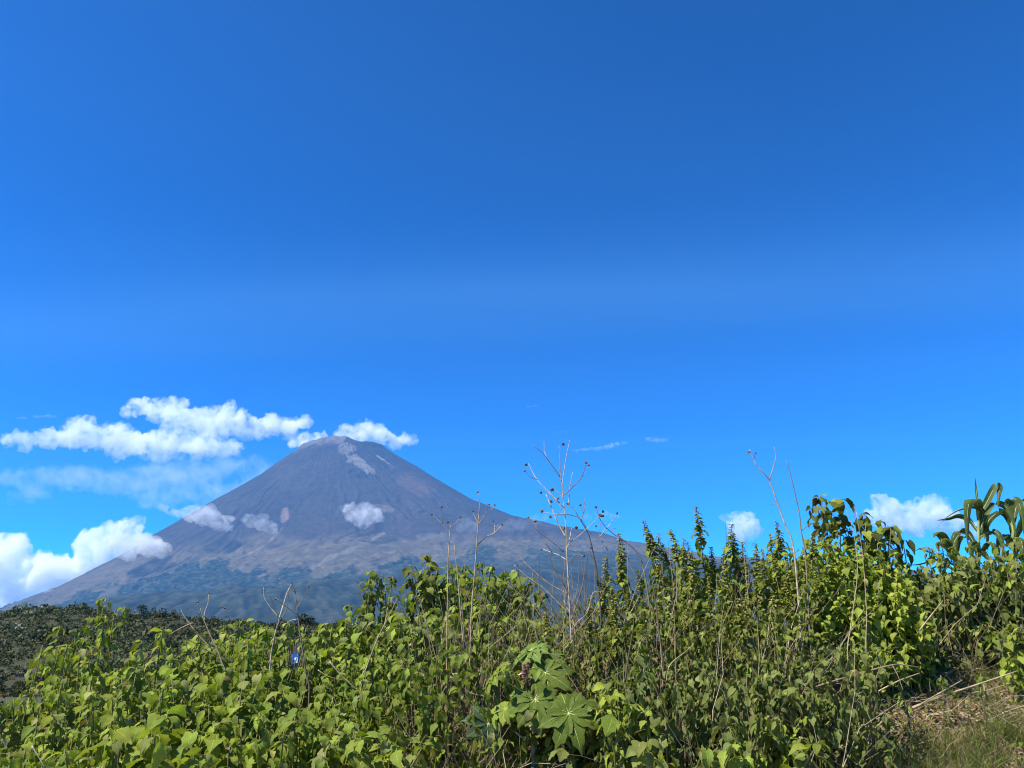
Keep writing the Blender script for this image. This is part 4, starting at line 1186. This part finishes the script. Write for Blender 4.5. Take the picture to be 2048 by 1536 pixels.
corn('low corn plant left of the tall one with a wide folded leaf', [(1912, 1240), (1912, 1150), (1908, 1110)], 5.45, [
    ([(1909, 1118, 0), (1896, 1090, -.03), (1882, 1068, -.06), (1872, 1064, -.08), (1867, 1076, -.09)], 20, G_, 0),
    ([(1909, 1120, 0), (1907, 1090, .03), (1918, 1070, .05), (1932, 1064, .05)], 12, G_, 1),
    ([(1909, 1130, 0), (1885, 1118, 0), (1860, 1122, 0), (1838, 1128, 0), (1815, 1130, 0)], 9, (.1, -1, .6), 1),
    ([(1909, 1140, 0), (1890, 1128, .05), (1872, 1132, .08), (1855, 1140, .08)], 10, (.1, -1, .6), 1),
    ([(1910, 1145, 0), (1925, 1115, -.05), (1938, 1125, -.08), (1944, 1165, -.1)], 16, F_, 0),
    ([(1908, 1125, 0), (1850, 1100, .1), (1832, 1100, .12), (1812, 1125, .12)], 5, (.1, -1, .6), 1),
])

# ------------------------------------------------------------------ dead stalks
def seed_head_mesh(sd):
    rs = random.Random(sd)
    bm = bmesh.new(); bmesh.ops.create_icosphere(bm, subdivisions=2, radius=1)
    for v in bm.verts:
        v.co.z *= .75; v.co *= 1.0 + (.55 if rs.random() < .35 else 0) * rs.random() + rs.uniform(-.1, .1)
    me = bpy.data.meshes.new('seed_head'); bm.to_mesh(me); bm.free(); me.materials.append(M_SEED)
    return me
HEADS = [seed_head_mesh(i) for i in range(3)]
PALE = (.85, .80, .74, 1); STRAW = (.75, .66, .5, 1); GREYB = (.42, .37, .33, 1); DKB = (.22, .19, .16, 1)
def dead_stalk(label, Y, main, r_px, branches, heads=(), colr=PALE, to_ground=True, group='bleached dead stalks above the bushes', name='dead_stalk', sd=0):
    rs = random.Random(sd + int(main[0][0]))
    p0 = at(main[0][0], main[0][1], Y)
    base = Vector((p0.x, Y, gz(p0.x, Y) - .02)) if to_ground else p0
    t = thing(name, label, 'dead plant' if name == 'dead_stalk' else 'stick', base, group)
    k = Y / FPX / CP
    def go(pts, r0, r1, nm, dz0=0.0, dz1=0.0, c=colr):
        P3 = []
        for i, q in enumerate(pts):
            f_ = i / (len(pts) - 1); P3.append(at(q[0], q[1], Y + dz0 + (dz1 - dz0) * f_) - base)
        if nm == 'stem' and to_ground and P3[0].z > .02: P3 = [Vector((0, 0, 0))] + P3
        cp = curve_pts(P3, 5); mb = MB()
        rr_ = np.linspace(r0, r1, len(cp)) * (1 + .12 * np.array([rs.uniform(-1, 1) for _ in cp]))
        mb.tube(cp, rr_, 6)
        o = link(nm, mb.mesh(nm, M_DRY), t); o.color = c
    r_px *= .82
    go(main, r_px * k, r_px * k * .35, 'stem')
    for b in branches:
        pts, r = b[0], b[1]; c = b[2] if len(b) > 2 else colr
        go(pts, r * k * .85, r * k * .45, 'branch', 0, rs.uniform(-.16, .16), c)
    for (hx_, hy_, hr) in heads:
        p = at(hx_, hy_, Y + rs.uniform(-.05, .05)) - base
        link('seed_head', HEADS[rs.randint(0, 2)], t, Matrix.Translation(p) @ Euler((rs.uniform(-1, 1), rs.uniform(-1, 1), 0)).to_matrix().to_4x4() @ Matrix.Scale(hr * k * .78, 4))
    return t

dead_stalk('big branched dead stalk with dark seed heads rising against the sky', 4.0,
    [(1150, 1420), (1140, 1230), (1134, 1110), (1132, 1054), (1128, 1010), (1125, 971), (1132, 918), (1140, 879)], 2.2, [
    ([(1125, 971), (1121, 950), (1120, 917), (1118, 892)], 1.2, GREYB),
    ([(1121, 955), (1100, 925), (1084, 905), (1068, 892)], 1.3, GREYB),
    ([(1095, 919), (1089, 902), (1088, 882)], .8),
    ([(1128, 990), (1145, 974), (1163, 954), (1172, 928)], 1.3, GREYB),
    ([(1163, 954), (1173, 943), (1177, 932)], .8, GREYB),
    ([(1128, 1015), (1095, 982), (1074, 959), (1064, 942), (1057, 927)], 1.3),
    ([(1074, 959), (1060, 953), (1050, 943)], .9),
    ([(1128, 1002), (1118, 986), (1106, 979)], .9, GREYB),
    ([(1137, 1010), (1140, 975), (1145, 945)], 1.2),
    ([(1132, 1028), (1160, 1037), (1175, 1062), (1186, 1104)], 1.0, DKB),
    ([(1162, 1042), (1150, 1022), (1136, 1006)], 1.2, DKB),
    ([(1162, 1042), (1169, 1018), (1169, 997)], 1.1, GREYB),
    ([(1167, 1026), (1164, 1018), (1161, 1011)], .8, GREYB),
    ([(1132, 1075), (1115, 1045), (1104, 1017), (1092, 989)], 1.8),
    ([(1128, 1104), (1104, 1083), (1079, 1065), (1057, 1036)], 1.3, GREYB),
    ([(1076, 1062), (1070, 1050), (1070, 1043)], .8, GREYB),
    ([(1137, 1087), (1155, 1074), (1175, 1056), (1201, 1031)], 1.0),
    ([(1129, 1028), (1110, 1028), (1086, 1024)], .9),
    ([(1128, 1028), (1112, 1030), (1102, 1033)], .8),
    ([(1128, 1030), (1120, 1012), (1115, 998)], .8, GREYB),
    ([(1134, 1100), (1140, 1075), (1143, 1056)], 1.3),
    ([(1133, 1120), (1117, 1110), (1100, 1104), (1086, 1098)], 1.2),
    ([(1105, 1106), (1097, 1094), (1090, 1086)], 1.0),
    ([(1135, 1130), (1150, 1110), (1168, 1112)], .9, GREYB),
    ([(1137, 1180), (1110, 1140), (1095, 1100)], 1.4, DKB),
    ([(1138, 1190), (1095, 1165), (1060, 1135), (1040, 1115)], 1.4, GREYB),
    ([(1140, 1200), (1125, 1160), (1128, 1128)], 1.4, DKB),
    ([(1141, 1230), (1090, 1180), (1050, 1150), (1028, 1130)], 1.4),
    ([(1143, 1240), (1165, 1170), (1170, 1130)], 1.2, GREYB),
    ([(1144, 1260), (1175, 1220), (1186, 1185)], 1.5, STRAW),
    ([(1146, 1290), (1148, 1250), (1128, 1200)], 1.8, STRAW),
    ], [(1140, 878, 1.4), (1172, 925, 4), (1177, 930, 3), (1052, 929, 3.6), (1049, 942, 3), (1104, 979, 4.2), (1136, 1007, 4), (1126, 888, 3.5), (1161, 1010, 3), (1057, 1035, 3), (1070, 1042, 3.5), (1201, 1031, 4.5), (1084, 1022, 4), (1101, 1033, 3.5), (1115, 997, 3), (1082, 985, 3), (1102, 1003, 4), (1153, 1055, 4), (1127, 1056, 4.5), (1168, 1112, 2.5), (1083, 1099, 2.5)])
dead_stalk('dark dead stem leaning left beside the big branched dead stalk', 4.05,
    [(1212, 1420), (1203, 1250), (1194, 1150), (1186, 1104), (1176, 1066), (1162, 1042)], 3.0, [
    ([(1198, 1200), (1212, 1150), (1216, 1110)], 1.2), ([(1190, 1125), (1182, 1110), (1182, 1098)], .8)], [(1182, 1096, 2.5)], DKB)
dead_stalk('dead stalk with forked tip arching from the spiked herbs', 4.1,
    [(1310, 1400), (1302, 1240), (1285, 1130), (1262, 1092), (1222, 1064), (1201, 1040), (1192, 1015)], 2.4, [
    ([(1215, 1100), (1200, 1073), (1201, 1045)], 1.1), ([(1198, 1075), (1222, 1046), (1234, 1028)], 1.0, PALE),
    ([(1224, 1066), (1226, 1058), (1232, 1057)], .7)], [(1192, 1014, 3), (1206, 1023, 3), (1234, 1027, 2.6), (1204, 1032, 4.2), (1192, 1052, 2.8)], GREYB)
dead_stalk('pale straight dead stalk on the mound with seed heads, left one', 4.1,
    [(893, 1400), (894, 1289), (896, 1144), (898, 1090), (901, 1050)], 2.4, [
    ([(899, 1066), (882, 1045), (864, 1030)], .9, GREYB), ([(885, 1048), (884, 1030), (883, 1016)], .7), ([(901, 1056), (912, 1045), (920, 1035)], .7)],
    [(896, 1044, 3), (863, 1029, 2.6), (883, 1014, 2.6), (920, 1034, 2.6)], STRAW)
dead_stalk('pale bent dead stalk on the mound between two straight ones', 4.15, [(940, 1400), (926, 1277), (915, 1150), (908, 1090)], 2.6, [], [], STRAW)
dead_stalk('pale forked dead stalk on the mound, right one', 4.1,
    [(938, 1400), (943, 1230), (949, 1150), (953, 1093), (957, 1040), (959, 1007), (957, 984)], 2.2, [
    ([(957, 1048), (951, 1036), (946, 1025)], 1.2, PALE), ([(957, 1048), (963, 1040), (967, 1031)], 1.1, PALE),
    ([(954, 1091), (972, 1074), (988, 1066), (1004, 1050)], 1.2, PALE), ([(988, 1068), (989, 1058), (989, 1050)], .8, PALE), ([(962, 1045), (972, 1028), (977, 1012)], .8, GREYB), ([(977, 1020), (984, 1018), (989, 1010)], .8, PALE)],
    [(956, 984, 3), (1004, 1049, 2.6), (987, 1042, 2.4), (946, 1023, 2.4), (977, 1009, 2.6), (989, 1010, 3)], STRAW)
dead_stalk('thick brown dead stem between the pale stalks on the mound', 4.2, [(935, 1420), (930, 1300), (925, 1220), (919, 1160)], 2.6, [([(930, 1300), (940, 1250), (944, 1190)], 1.4)], [], GREYB)
dead_stalk('curved white dead twigs above the bushes near the sign, left stem', 4.3,
    [(538, 1360), (543, 1304), (553, 1256), (558, 1238), (540, 1214), (529, 1196), (527, 1175)], 1.9, [
    ([(558, 1238), (566, 1212), (574, 1186), (583, 1168)], 1.4, PALE), ([(556, 1236), (546, 1205), (538, 1188)], .8, PALE),
    ([(560, 1240), (572, 1222), (576, 1195), (577, 1182)], 1.2, PALE), ([(548, 1240), (538, 1235), (528, 1230)], .8)], [(527, 1173, 2), (583, 1167, 2)], PALE)
dead_stalk('dark upright dead stalk right of the curved white twigs', 4.25,
    [(618, 1400), (613, 1355), (602, 1280), (597, 1240), (592, 1200), (589, 1180), (573, 1168), (558, 1157)], 2.0, [
    ([(596, 1230), (575, 1215), (552, 1197)], 1.3, PALE), ([(594, 1215), (605, 1200), (612, 1185), (617, 1176)], .8, PALE), ([(597, 1238), (585, 1240), (575, 1244)], 1.0, PALE), ([(590, 1185), (588, 1178), (584, 1170)], .8)],
    [(618, 1174, 3), (552, 1197, 3.5), (590, 1183, 2)], GREYB)
dead_stalk('bleached fan of dead twigs in front of the hill, main stem', 4.2,
    [(448, 1390), (443, 1323), (425, 1280), (412, 1250), (406, 1235), (401, 1217)], 2.0, [
    ([(409, 1240), (409, 1226), (416, 1206), (417, 1189)], .9, PALE), ([(420, 1290), (400, 1262), (396, 1235), (395, 1207)], 1.0, PALE),
    ([(425, 1300), (395, 1268), (372, 1238), (362, 1220)], 1.3), ([(418, 1288), (390, 1262), (372, 1250)], 1.2), ([(385, 1246), (360, 1257), (338, 1270)], 1.2),
    ([(430, 1310), (395, 1290), (370, 1275)], 1.0), ([(400, 1230), (390, 1223), (378, 1218)], .8, PALE), ([(395, 1325), (375, 1300), (372, 1270)], 1.1)],
    [(417, 1187, 2.2), (395, 1204, 2.8), (377, 1217, 1.8), (400, 1226, 2)], STRAW)
dead_stalk('single thin dead stem with small seed head right of the twig fan', 4.3, [(474, 1360), (470, 1270), (464, 1245), (456, 1225), (450, 1217)], 1.0, [([(466, 1250), (458, 1236), (449, 1232)], .7)], [(450, 1216, 2.4), (444, 1214, 1.8)], GREYB)
dead_stalk('bare forked pale stalk standing tall among the right-hand bushes', 4.1,
    [(1605, 1300), (1588, 1102), (1571, 1052), (1555, 1007), (1537, 958), (1516, 935), (1507, 918), (1499, 899)], 2.3, [
    ([(1539, 960), (1548, 930), (1552, 913), (1548, 894)], 1.1, PALE), ([(1556, 1010), (1548, 1008), (1543, 1010)], .7, GREYB), ([(1508, 918), (1510, 910), (1511, 906)], .6, GREYB)],
    [(1498, 904, 3.2), (1511, 906, 2.4)], PALE)
dead_stalk('dark bare stalk right of the forked pale one', 4.05, [(1622, 1300), (1612, 1124), (1602, 1060), (1599, 1030), (1591, 991), (1580, 945), (1573, 922)], 2.1, [([(1602, 1062), (1622, 1048), (1632, 1052)], .9)], [], GREYB)
dead_stalk('straw coloured stalk up the left middle of the bright bush', 3.85, [(1696, 1330), (1702, 1250), (1714, 1160), (1713, 1100), (1702, 1045), (1692, 1021)], 1.5, [], [], STRAW)
dead_stalk('straw coloured stalk up the right middle of the bright bush', 3.85, [(1734, 1330), (1733, 1220), (1725, 1110), (1713, 1024)], 1.5, [([(1722, 1090), (1712, 1060), (1708, 1010)], .7)], [], STRAW)
dead_stalk('long dark stem leaning right out of the mound', 3.95, [(722, 1380), (733, 1336), (752, 1285), (764, 1259), (780, 1228), (795, 1196)], 2.0, [([(762, 1264), (770, 1245), (775, 1215)], .9)], [], STRAW)
for i, (lab, Y, pts, r, c) in enumerate((
        ('dark fallen branch arching out of the bush over bare earth', 3.72, [(1602, 1383), (1702, 1352), (1785, 1330), (1812, 1331), (1840, 1335)], 2.6, GREYB),
        ('long pale forked stick lying across the bare earth', 4.1, [(1825, 1416), (1880, 1394), (1946, 1372), (2035, 1342)], 3.2, STRAW),
        ('short pale stick crossing the long forked one', 4.08, [(1842, 1408), (1866, 1394), (1890, 1380), (1925, 1360)], 2.0, STRAW),
        ('pale stick rising from the grass at the bottom edge', 3.62, [(1680, 1494), (1715, 1474), (1752, 1455), (1768, 1436)], 2.4, STRAW),
        ('pale stick on the earth left of the arching branch', 3.95, [(1721, 1402), (1760, 1381), (1799, 1361), (1840, 1346)], 2.4, STRAW),
        ('thin pale stick slanting above the bare earth slope', 4.05, [(1839, 1261), (1862, 1231), (1886, 1201)], 1.9, STRAW),
        ('straw stick leaning right among bushes below the mound', 3.85, [(659, 1323), (680, 1348), (710, 1376), (740, 1402)], 2.0, STRAW),
        ('thin straw stick below the sign pointing down right', 3.8, [(636, 1340), (655, 1352), (684, 1360)], 1.2, STRAW),
        ('pale stick left of the castor plant at knee of the straw tangle', 3.75, [(900, 1354), (915, 1362), (940, 1385), (985, 1396)], 1.9, STRAW),
        ('curving pale twig hanging in front of the dead stalk base', 3.85, [(1118, 1330), (1128, 1300), (1146, 1280), (1150, 1250), (1175, 1225), (1186, 1186), (1210, 1184)], 1.7, STRAW),
        ('dark leaning stem in the thicket right of the castor plant', 3.6, [(1250, 1365), (1256, 1320), (1265, 1265), (1268, 1240)], 2.4, DKB),
        ('long dark stem rising through the limp bushes', 3.7, [(1330, 1350), (1318, 1260), (1308, 1180), (1298, 1130)], 2.2, DKB),
        ('thin pale forked twig right of the pale smooth-leaved bush', 3.6, [(1332, 1365), (1340, 1330), (1370, 1304), (1388, 1288)], 1.4, STRAW),
        ('white twig at the lower left under the second bush', 3.3, [(64, 1492), (76, 1512), (90, 1536)], 1.6, PALE),
        ('diagonal dark stem crossing the bottom edge right of the castor cane', 3.4, [(1255, 1468), (1290, 1500), (1325, 1540)], 1.8, DKB))):
    dead_stalk(lab, Y, pts, r, [] if i not in (0, 1) else ([([(1785, 1331), (1796, 1352), (1806, 1380)], 1.0), ([(1760, 1337), (1752, 1360), (1760, 1395)], .8)] if i == 0 else [([(1900, 1388), (1870, 1395), (1848, 1410)], 1.6)]),
               [], c, False, 'loose sticks and twigs on the bank', 'fallen_stick', i)

# ------------------------------------------------------------------ uncounted stuff: twigs, undergrowth, grass, litter
def region_points(n, poly_rows, rs):
    out = []
    for _ in range(n):
        px0, px1, y0, y1 = poly_rows[rs.randint(len(poly_rows))]
        out.append((rs.uniform(px0, px1), rs.uniform(y0, y1)))
    return out

def ribbons(P0, D, Ln, Wd, bend, cols, rs, segs=3):
    """thin crossed strips (grass, straw): P0 (n,3) D (n,3)"""
    n = len(P0)
    side = np.cross(D, rs.normal(0, 1, (n, 3))); side /= np.linalg.norm(side, axis=1, keepdims=True) + 1e-9
    V = np.zeros((n, segs + 1, 2, 3))
    for i in range(segs + 1):
        t = i / segs
        c = P0 + D * (Ln * t)[:, None] + bend * (Ln * t * t)[:, None]
        w = Wd * (1 - .85 * t)
        V[:, i, 0] = c + side * w[:, None]; V[:, i, 1] = c - side * w[:, None]
    idx = np.arange(n * (segs + 1) * 2).reshape(n, segs + 1, 2)
    F = np.stack([idx[:, :-1, 0], idx[:, :-1, 1], idx[:, 1:, 1], idx[:, 1:, 0]], -1).reshape(-1, 4)
    C = np.repeat(cols, (segs + 1) * 2, 0)
    return V.reshape(-1, 3), F, C

def build_twigs():
    rs = np.random.RandomState(77)
    Vs, Fs, Cs = [], [], []; n0 = 0
    zones = [(20, 900, 3.5, 5.0, 260, .85), (1040, 1600, 3.75, 4.6, 1200, .75), (860, 1000, 3.8, 4.5, 240, .75), (800, 1030, 3.5, 4.0, 260, .3), (1230, 1720, 3.4, 3.9, 260, .5), (1820, 2060, 4.8, 5.4, 150, .5), (1680, 2060, 3.8, 5.2, 420, .12)]
    for (a, b, y0, y1, n, hh) in zones:
        for _ in range(n):
            px = rs.uniform(a, b); Y = rs.uniform(y0, y1); x = at(px, 1300, Y).x
            g = gz(x, Y)
            z0 = g + rs.uniform(0, .35) * hh; ln = rs.uniform(.12, .6) * (0.5 + hh)
            az = rs.uniform(0, 6.28); el = abs(rs.normal(.95, .55)) if hh > .2 else rs.uniform(-.1, .5)
            d = np.array([math.cos(az) * math.cos(el), math.sin(az) * math.cos(el) * .6, math.sin(el)])
            q = [np.array([x, Y, z0]) + d * ln * t + rs.normal(0, .02, 3) * (t > 0) * ln * 1.6 for t in (0, .35, .7, 1)]
            r0 = rs.uniform(.0010, .0026)
            mb = MB(); mb.tube(q, [r0, r0 * .85, r0 * .7, r0 * .4], 3, False)
            V = np.array([tuple(v) for v in mb.v]); Vs.append(V); Fs.append(np.array(mb.f) + n0); n0 += len(V)
            c = np.array([(0.32, 0.245, 0.145), (0.24, 0.175, 0.105), (0.44, 0.36, 0.235), (0.11, 0.08, 0.05)][rs.choice(4, p=[.26, .30, .12, .32])]) * rs.uniform(.8, 1.2)
            Cs.append(np.tile(c, (len(V), 1)))
    o = link('dry_twigs', mesh_np('dry_twigs', np.concatenate(Vs), np.concatenate(Fs), M_DRYMASS, True, np.concatenate(Cs)))
    tag(o, 'tangle of thin dry straw coloured twigs through the thicket', 'twigs', kind='stuff')
build_twigs()

def build_undergrowth():
    rs = np.random.RandomState(99)
    Vs, Fs, Cs = [], [], []; n0 = 0
    #        px range      Y range   n     z range above ground (fraction to canopy), leaf size, limp share
    zones = [(-60, 1080, 3.5, 5.6, 8000, (.15, .82), .052, .5, GREEN), (1040, 1640, 3.7, 4.7, 4600, (.10, .93), .038, .35, (.172, .20, .036)), (1180, 1760, 3.45, 3.9, 2300, (.05, .65), .045, .8, DULL),
             (1600, 1840, 4.55, 5.0, 1800, (.1, .9), .055, .4, LIME), (1830, 2080, 4.95, 5.6, 1900, (.05, .75), .065, .6, DULL), (820, 1240, 3.6, 3.9, 420, (.02, .3), .05, .4, GREEN), (1700, 2080, 3.75, 5.1, 900, (.0, .05), .026, .3, GREEN), (1700, 2080, 3.9, 5.1, 900, (.0, .04), .03, .5, BROWN)]
    skx = [-60, 20, 120, 200, 260, 330, 480, 640, 720, 850, 960, 1050, 1200, 1300, 1400, 1500, 1600, 1650, 1750, 1810, 1850, 1950, 2080]
    sky_ = [1500, 1480, 1280, 1230, 1290, 1310, 1275, 1265, 1180, 1130, 1140, 1170, 1150, 1090, 1080, 1105, 1075, 1040, 1070, 1150, 1130, 1130, 1110]
    for (a, b, y0, y1, n, zr, ls, lp, bc) in zones:
        for _ in range(n):
            px = rs.uniform(a, b); Y = rs.uniform(y0, y1); x = at(px, 1300, Y).x; g = gz(x, Y)
            sk = np.interp(px, skx, sky_)
            ztop = at(px, sk + (5.2 - Y) * 75 if px < 1080 else sk + 30 + (4.6 - Y) * 90, Y).z
            z = g + (ztop - g) * rs.uniform(*zr)
            if z < g + .03: z = g + .03
            lib = LIMP if rs.rand() < lp else (SMALL if ls < .07 else BROAD)
            V, F = lib[rs.randint(len(lib))][1:]
            M4 = np.array(leaf_matrix(Vector((x, Y, z)), rs.uniform(0, 6.28), rs.normal(0, .4), rs.normal(0, .4), ls * rs.uniform(.7, 1.2)))
            u_, v_ = project((x, Y, z))
            if SIGN_KEEP[0] - 10 < u_ < SIGN_KEEP[1] + 10 and SIGN_KEEP[2] - 14 < v_ < SIGN_KEEP[3] + 10: continue
            V = V[12:] ; 
            Vs.append(V @ M4[:3, :3].T + M4[:3, 3]); Fs.append(np.array(F[9:]) - 12 + n0); n0 += len(V)
            c = np.array(bc if rs.rand() < .9 else (YELL if rs.rand() < .8 else BROWN)) * rs.uniform(.6, 1.15)
            Cs.append(np.tile(c, (len(V), 1)))
    o = link('undergrowth', mesh_np('undergrowth', np.concatenate(Vs), np.concatenate(Fs), M_LEAF_ATTR, True, np.concatenate(Cs)))
    tag(o, 'mass of shaded leaves filling the thicket between the bushes', 'undergrowth', kind='stuff')
build_undergrowth()

def build_grass():
    rs = np.random.RandomState(123)
    pts = []
    for (a, b, y0, y1, n, cl) in ((1600, 1900, 3.5, 3.98, 6500, .9), (1700, 2060, 3.85, 5.2, 2600, .4), (1150, 1650, 3.4, 3.9, 900, .5), (1820, 2070, 3.7, 4.6, 2200, .4), (850, 1060, 3.5, 4.0, 350, .3), (1780, 2070, 4.5, 5.3, 4200, .5)):
        px = rs.uniform(a, b, n); Y = rs.uniform(y0, y1, n); x = (px - CX) / FPX * Y / CP * 1.02
        k = fbm(x * 6.5, Y * 6.5, 3, 55) > (-.10 if cl > .5 else .06)
        pts.append(np.stack([x[k], Y[k], rs.uniform(.5, 1.2, k.sum())], -1))
    P_ = np.concatenate(pts); n = len(P_)
    P0 = np.stack([P_[:, 0], P_[:, 1], ground_z(P_[:, 0], P_[:, 1]) - .01], -1)
    D = np.stack([rs.normal(0, .3, n), rs.normal(0, .3, n), np.ones(n)], -1); D /= np.linalg.norm(D, axis=1, keepdims=True)
    bend = np.stack([rs.normal(0, .35, n), rs.normal(0, .35, n), -rs.uniform(.0, .5, n)], -1)
    cols = np.where((rs.rand(n) < .55)[:, None], np.array([(0.105, 0.15, 0.03)]), np.array([(0.24, 0.195, 0.105)])) * rs.uniform(.7, 1.3, (n, 1))
    V, F, C = ribbons(P0, D, P_[:, 2] * .13, rs.uniform(.0012, .0032, n), bend, cols, rs)
    o = link('grass', mesh_np('grass', V, F, M_LEAF_ATTR, True, C)); tag(o, 'short green and straw coloured grass on the bank', 'grass', kind='stuff')
    # litter: dry curled leaf flakes and crumbs
    n = 26000
    px = rs.uniform(780, 2080, n); Y = rs.uniform(3.45, 5.2, n); x = (px - CX) / FPX * Y / CP
    z = ground_z(x, Y) + rs.uniform(.002, .014, n)
    c = np.stack([x, Y, z], -1)
    nrm = np.stack([rs.normal(0, .5, n), rs.normal(-.25, .5, n), np.ones(n)], -1); nrm /= np.linalg.norm(nrm, axis=1, keepdims=True)
    a = np.cross(nrm, rs.normal(0, 1, (n, 3))); a /= np.linalg.norm(a, axis=1, keepdims=True); b = np.cross(nrm, a)
    s_ = (rs.uniform(.003, .010, n) * np.where(rs.rand(n) < .04, 1.6, 1))[:, None]
    q = np.stack([c + a * s_ * 1.5, c + b * s_ * .7 + nrm * s_ * .4, c - a * s_ * 1.4 + nrm * s_ * .2, c - b * s_ * .7], 1).reshape(-1, 3)
    pal = np.array([(0.27, 0.19, 0.11), (0.36, 0.27, 0.165), (0.15, 0.105, 0.065), (0.40, 0.32, 0.21), (0.21, 0.155, 0.09)])
    C = np.repeat(pal[rs.choice(5, n, p=[.3, .22, .2, .1, .18])] * rs.uniform(.8, 1.2, (n, 1)), 4, 0)
    o = link('leaf_litter', mesh_np('leaf_litter', q, np.arange(4 * n).reshape(-1, 4), M_DRYMASS, False, C)); tag(o, 'dry leaf litter and crumbs scattered over the bare earth', 'litter', kind='stuff')
build_grass()

# ------------------------------------------------------------------ haze
def build_haze():
    m = bpy.data.materials.new('haze'); m.use_nodes = True; nt = m.node_tree
    for n in list(nt.nodes):
        if n.type != 'OUTPUT_MATERIAL': nt.nodes.remove(n)
    v = nt.nodes.new('ShaderNodeVolumePrincipled')
    v.inputs['Color'].default_value = (0.095, 0.40, 0.88, 1)
    v.inputs['Density'].default_value = 3.2e-5
    v.inputs['Anisotropy'].default_value = 0.0
    nt.links.new(v.outputs[0], nt.nodes['Material Output'].inputs['Volume'])
    mb = MB(); x0, x1, y0, y1, z0, z1 = -21500, 21500, -3000, 16900, -60, 3650
    mb.box(((x0 + x1) / 2, (y0 + y1) / 2, (z0 + z1) / 2), ((x1 - x0) / 2, (y1 - y0) / 2, (z1 - z0) / 2))
    o = link('haze', mb.mesh('haze', m, False)); tag(o, 'thin blue haze filling the air before the volcano', 'haze', kind='stuff')
build_haze()
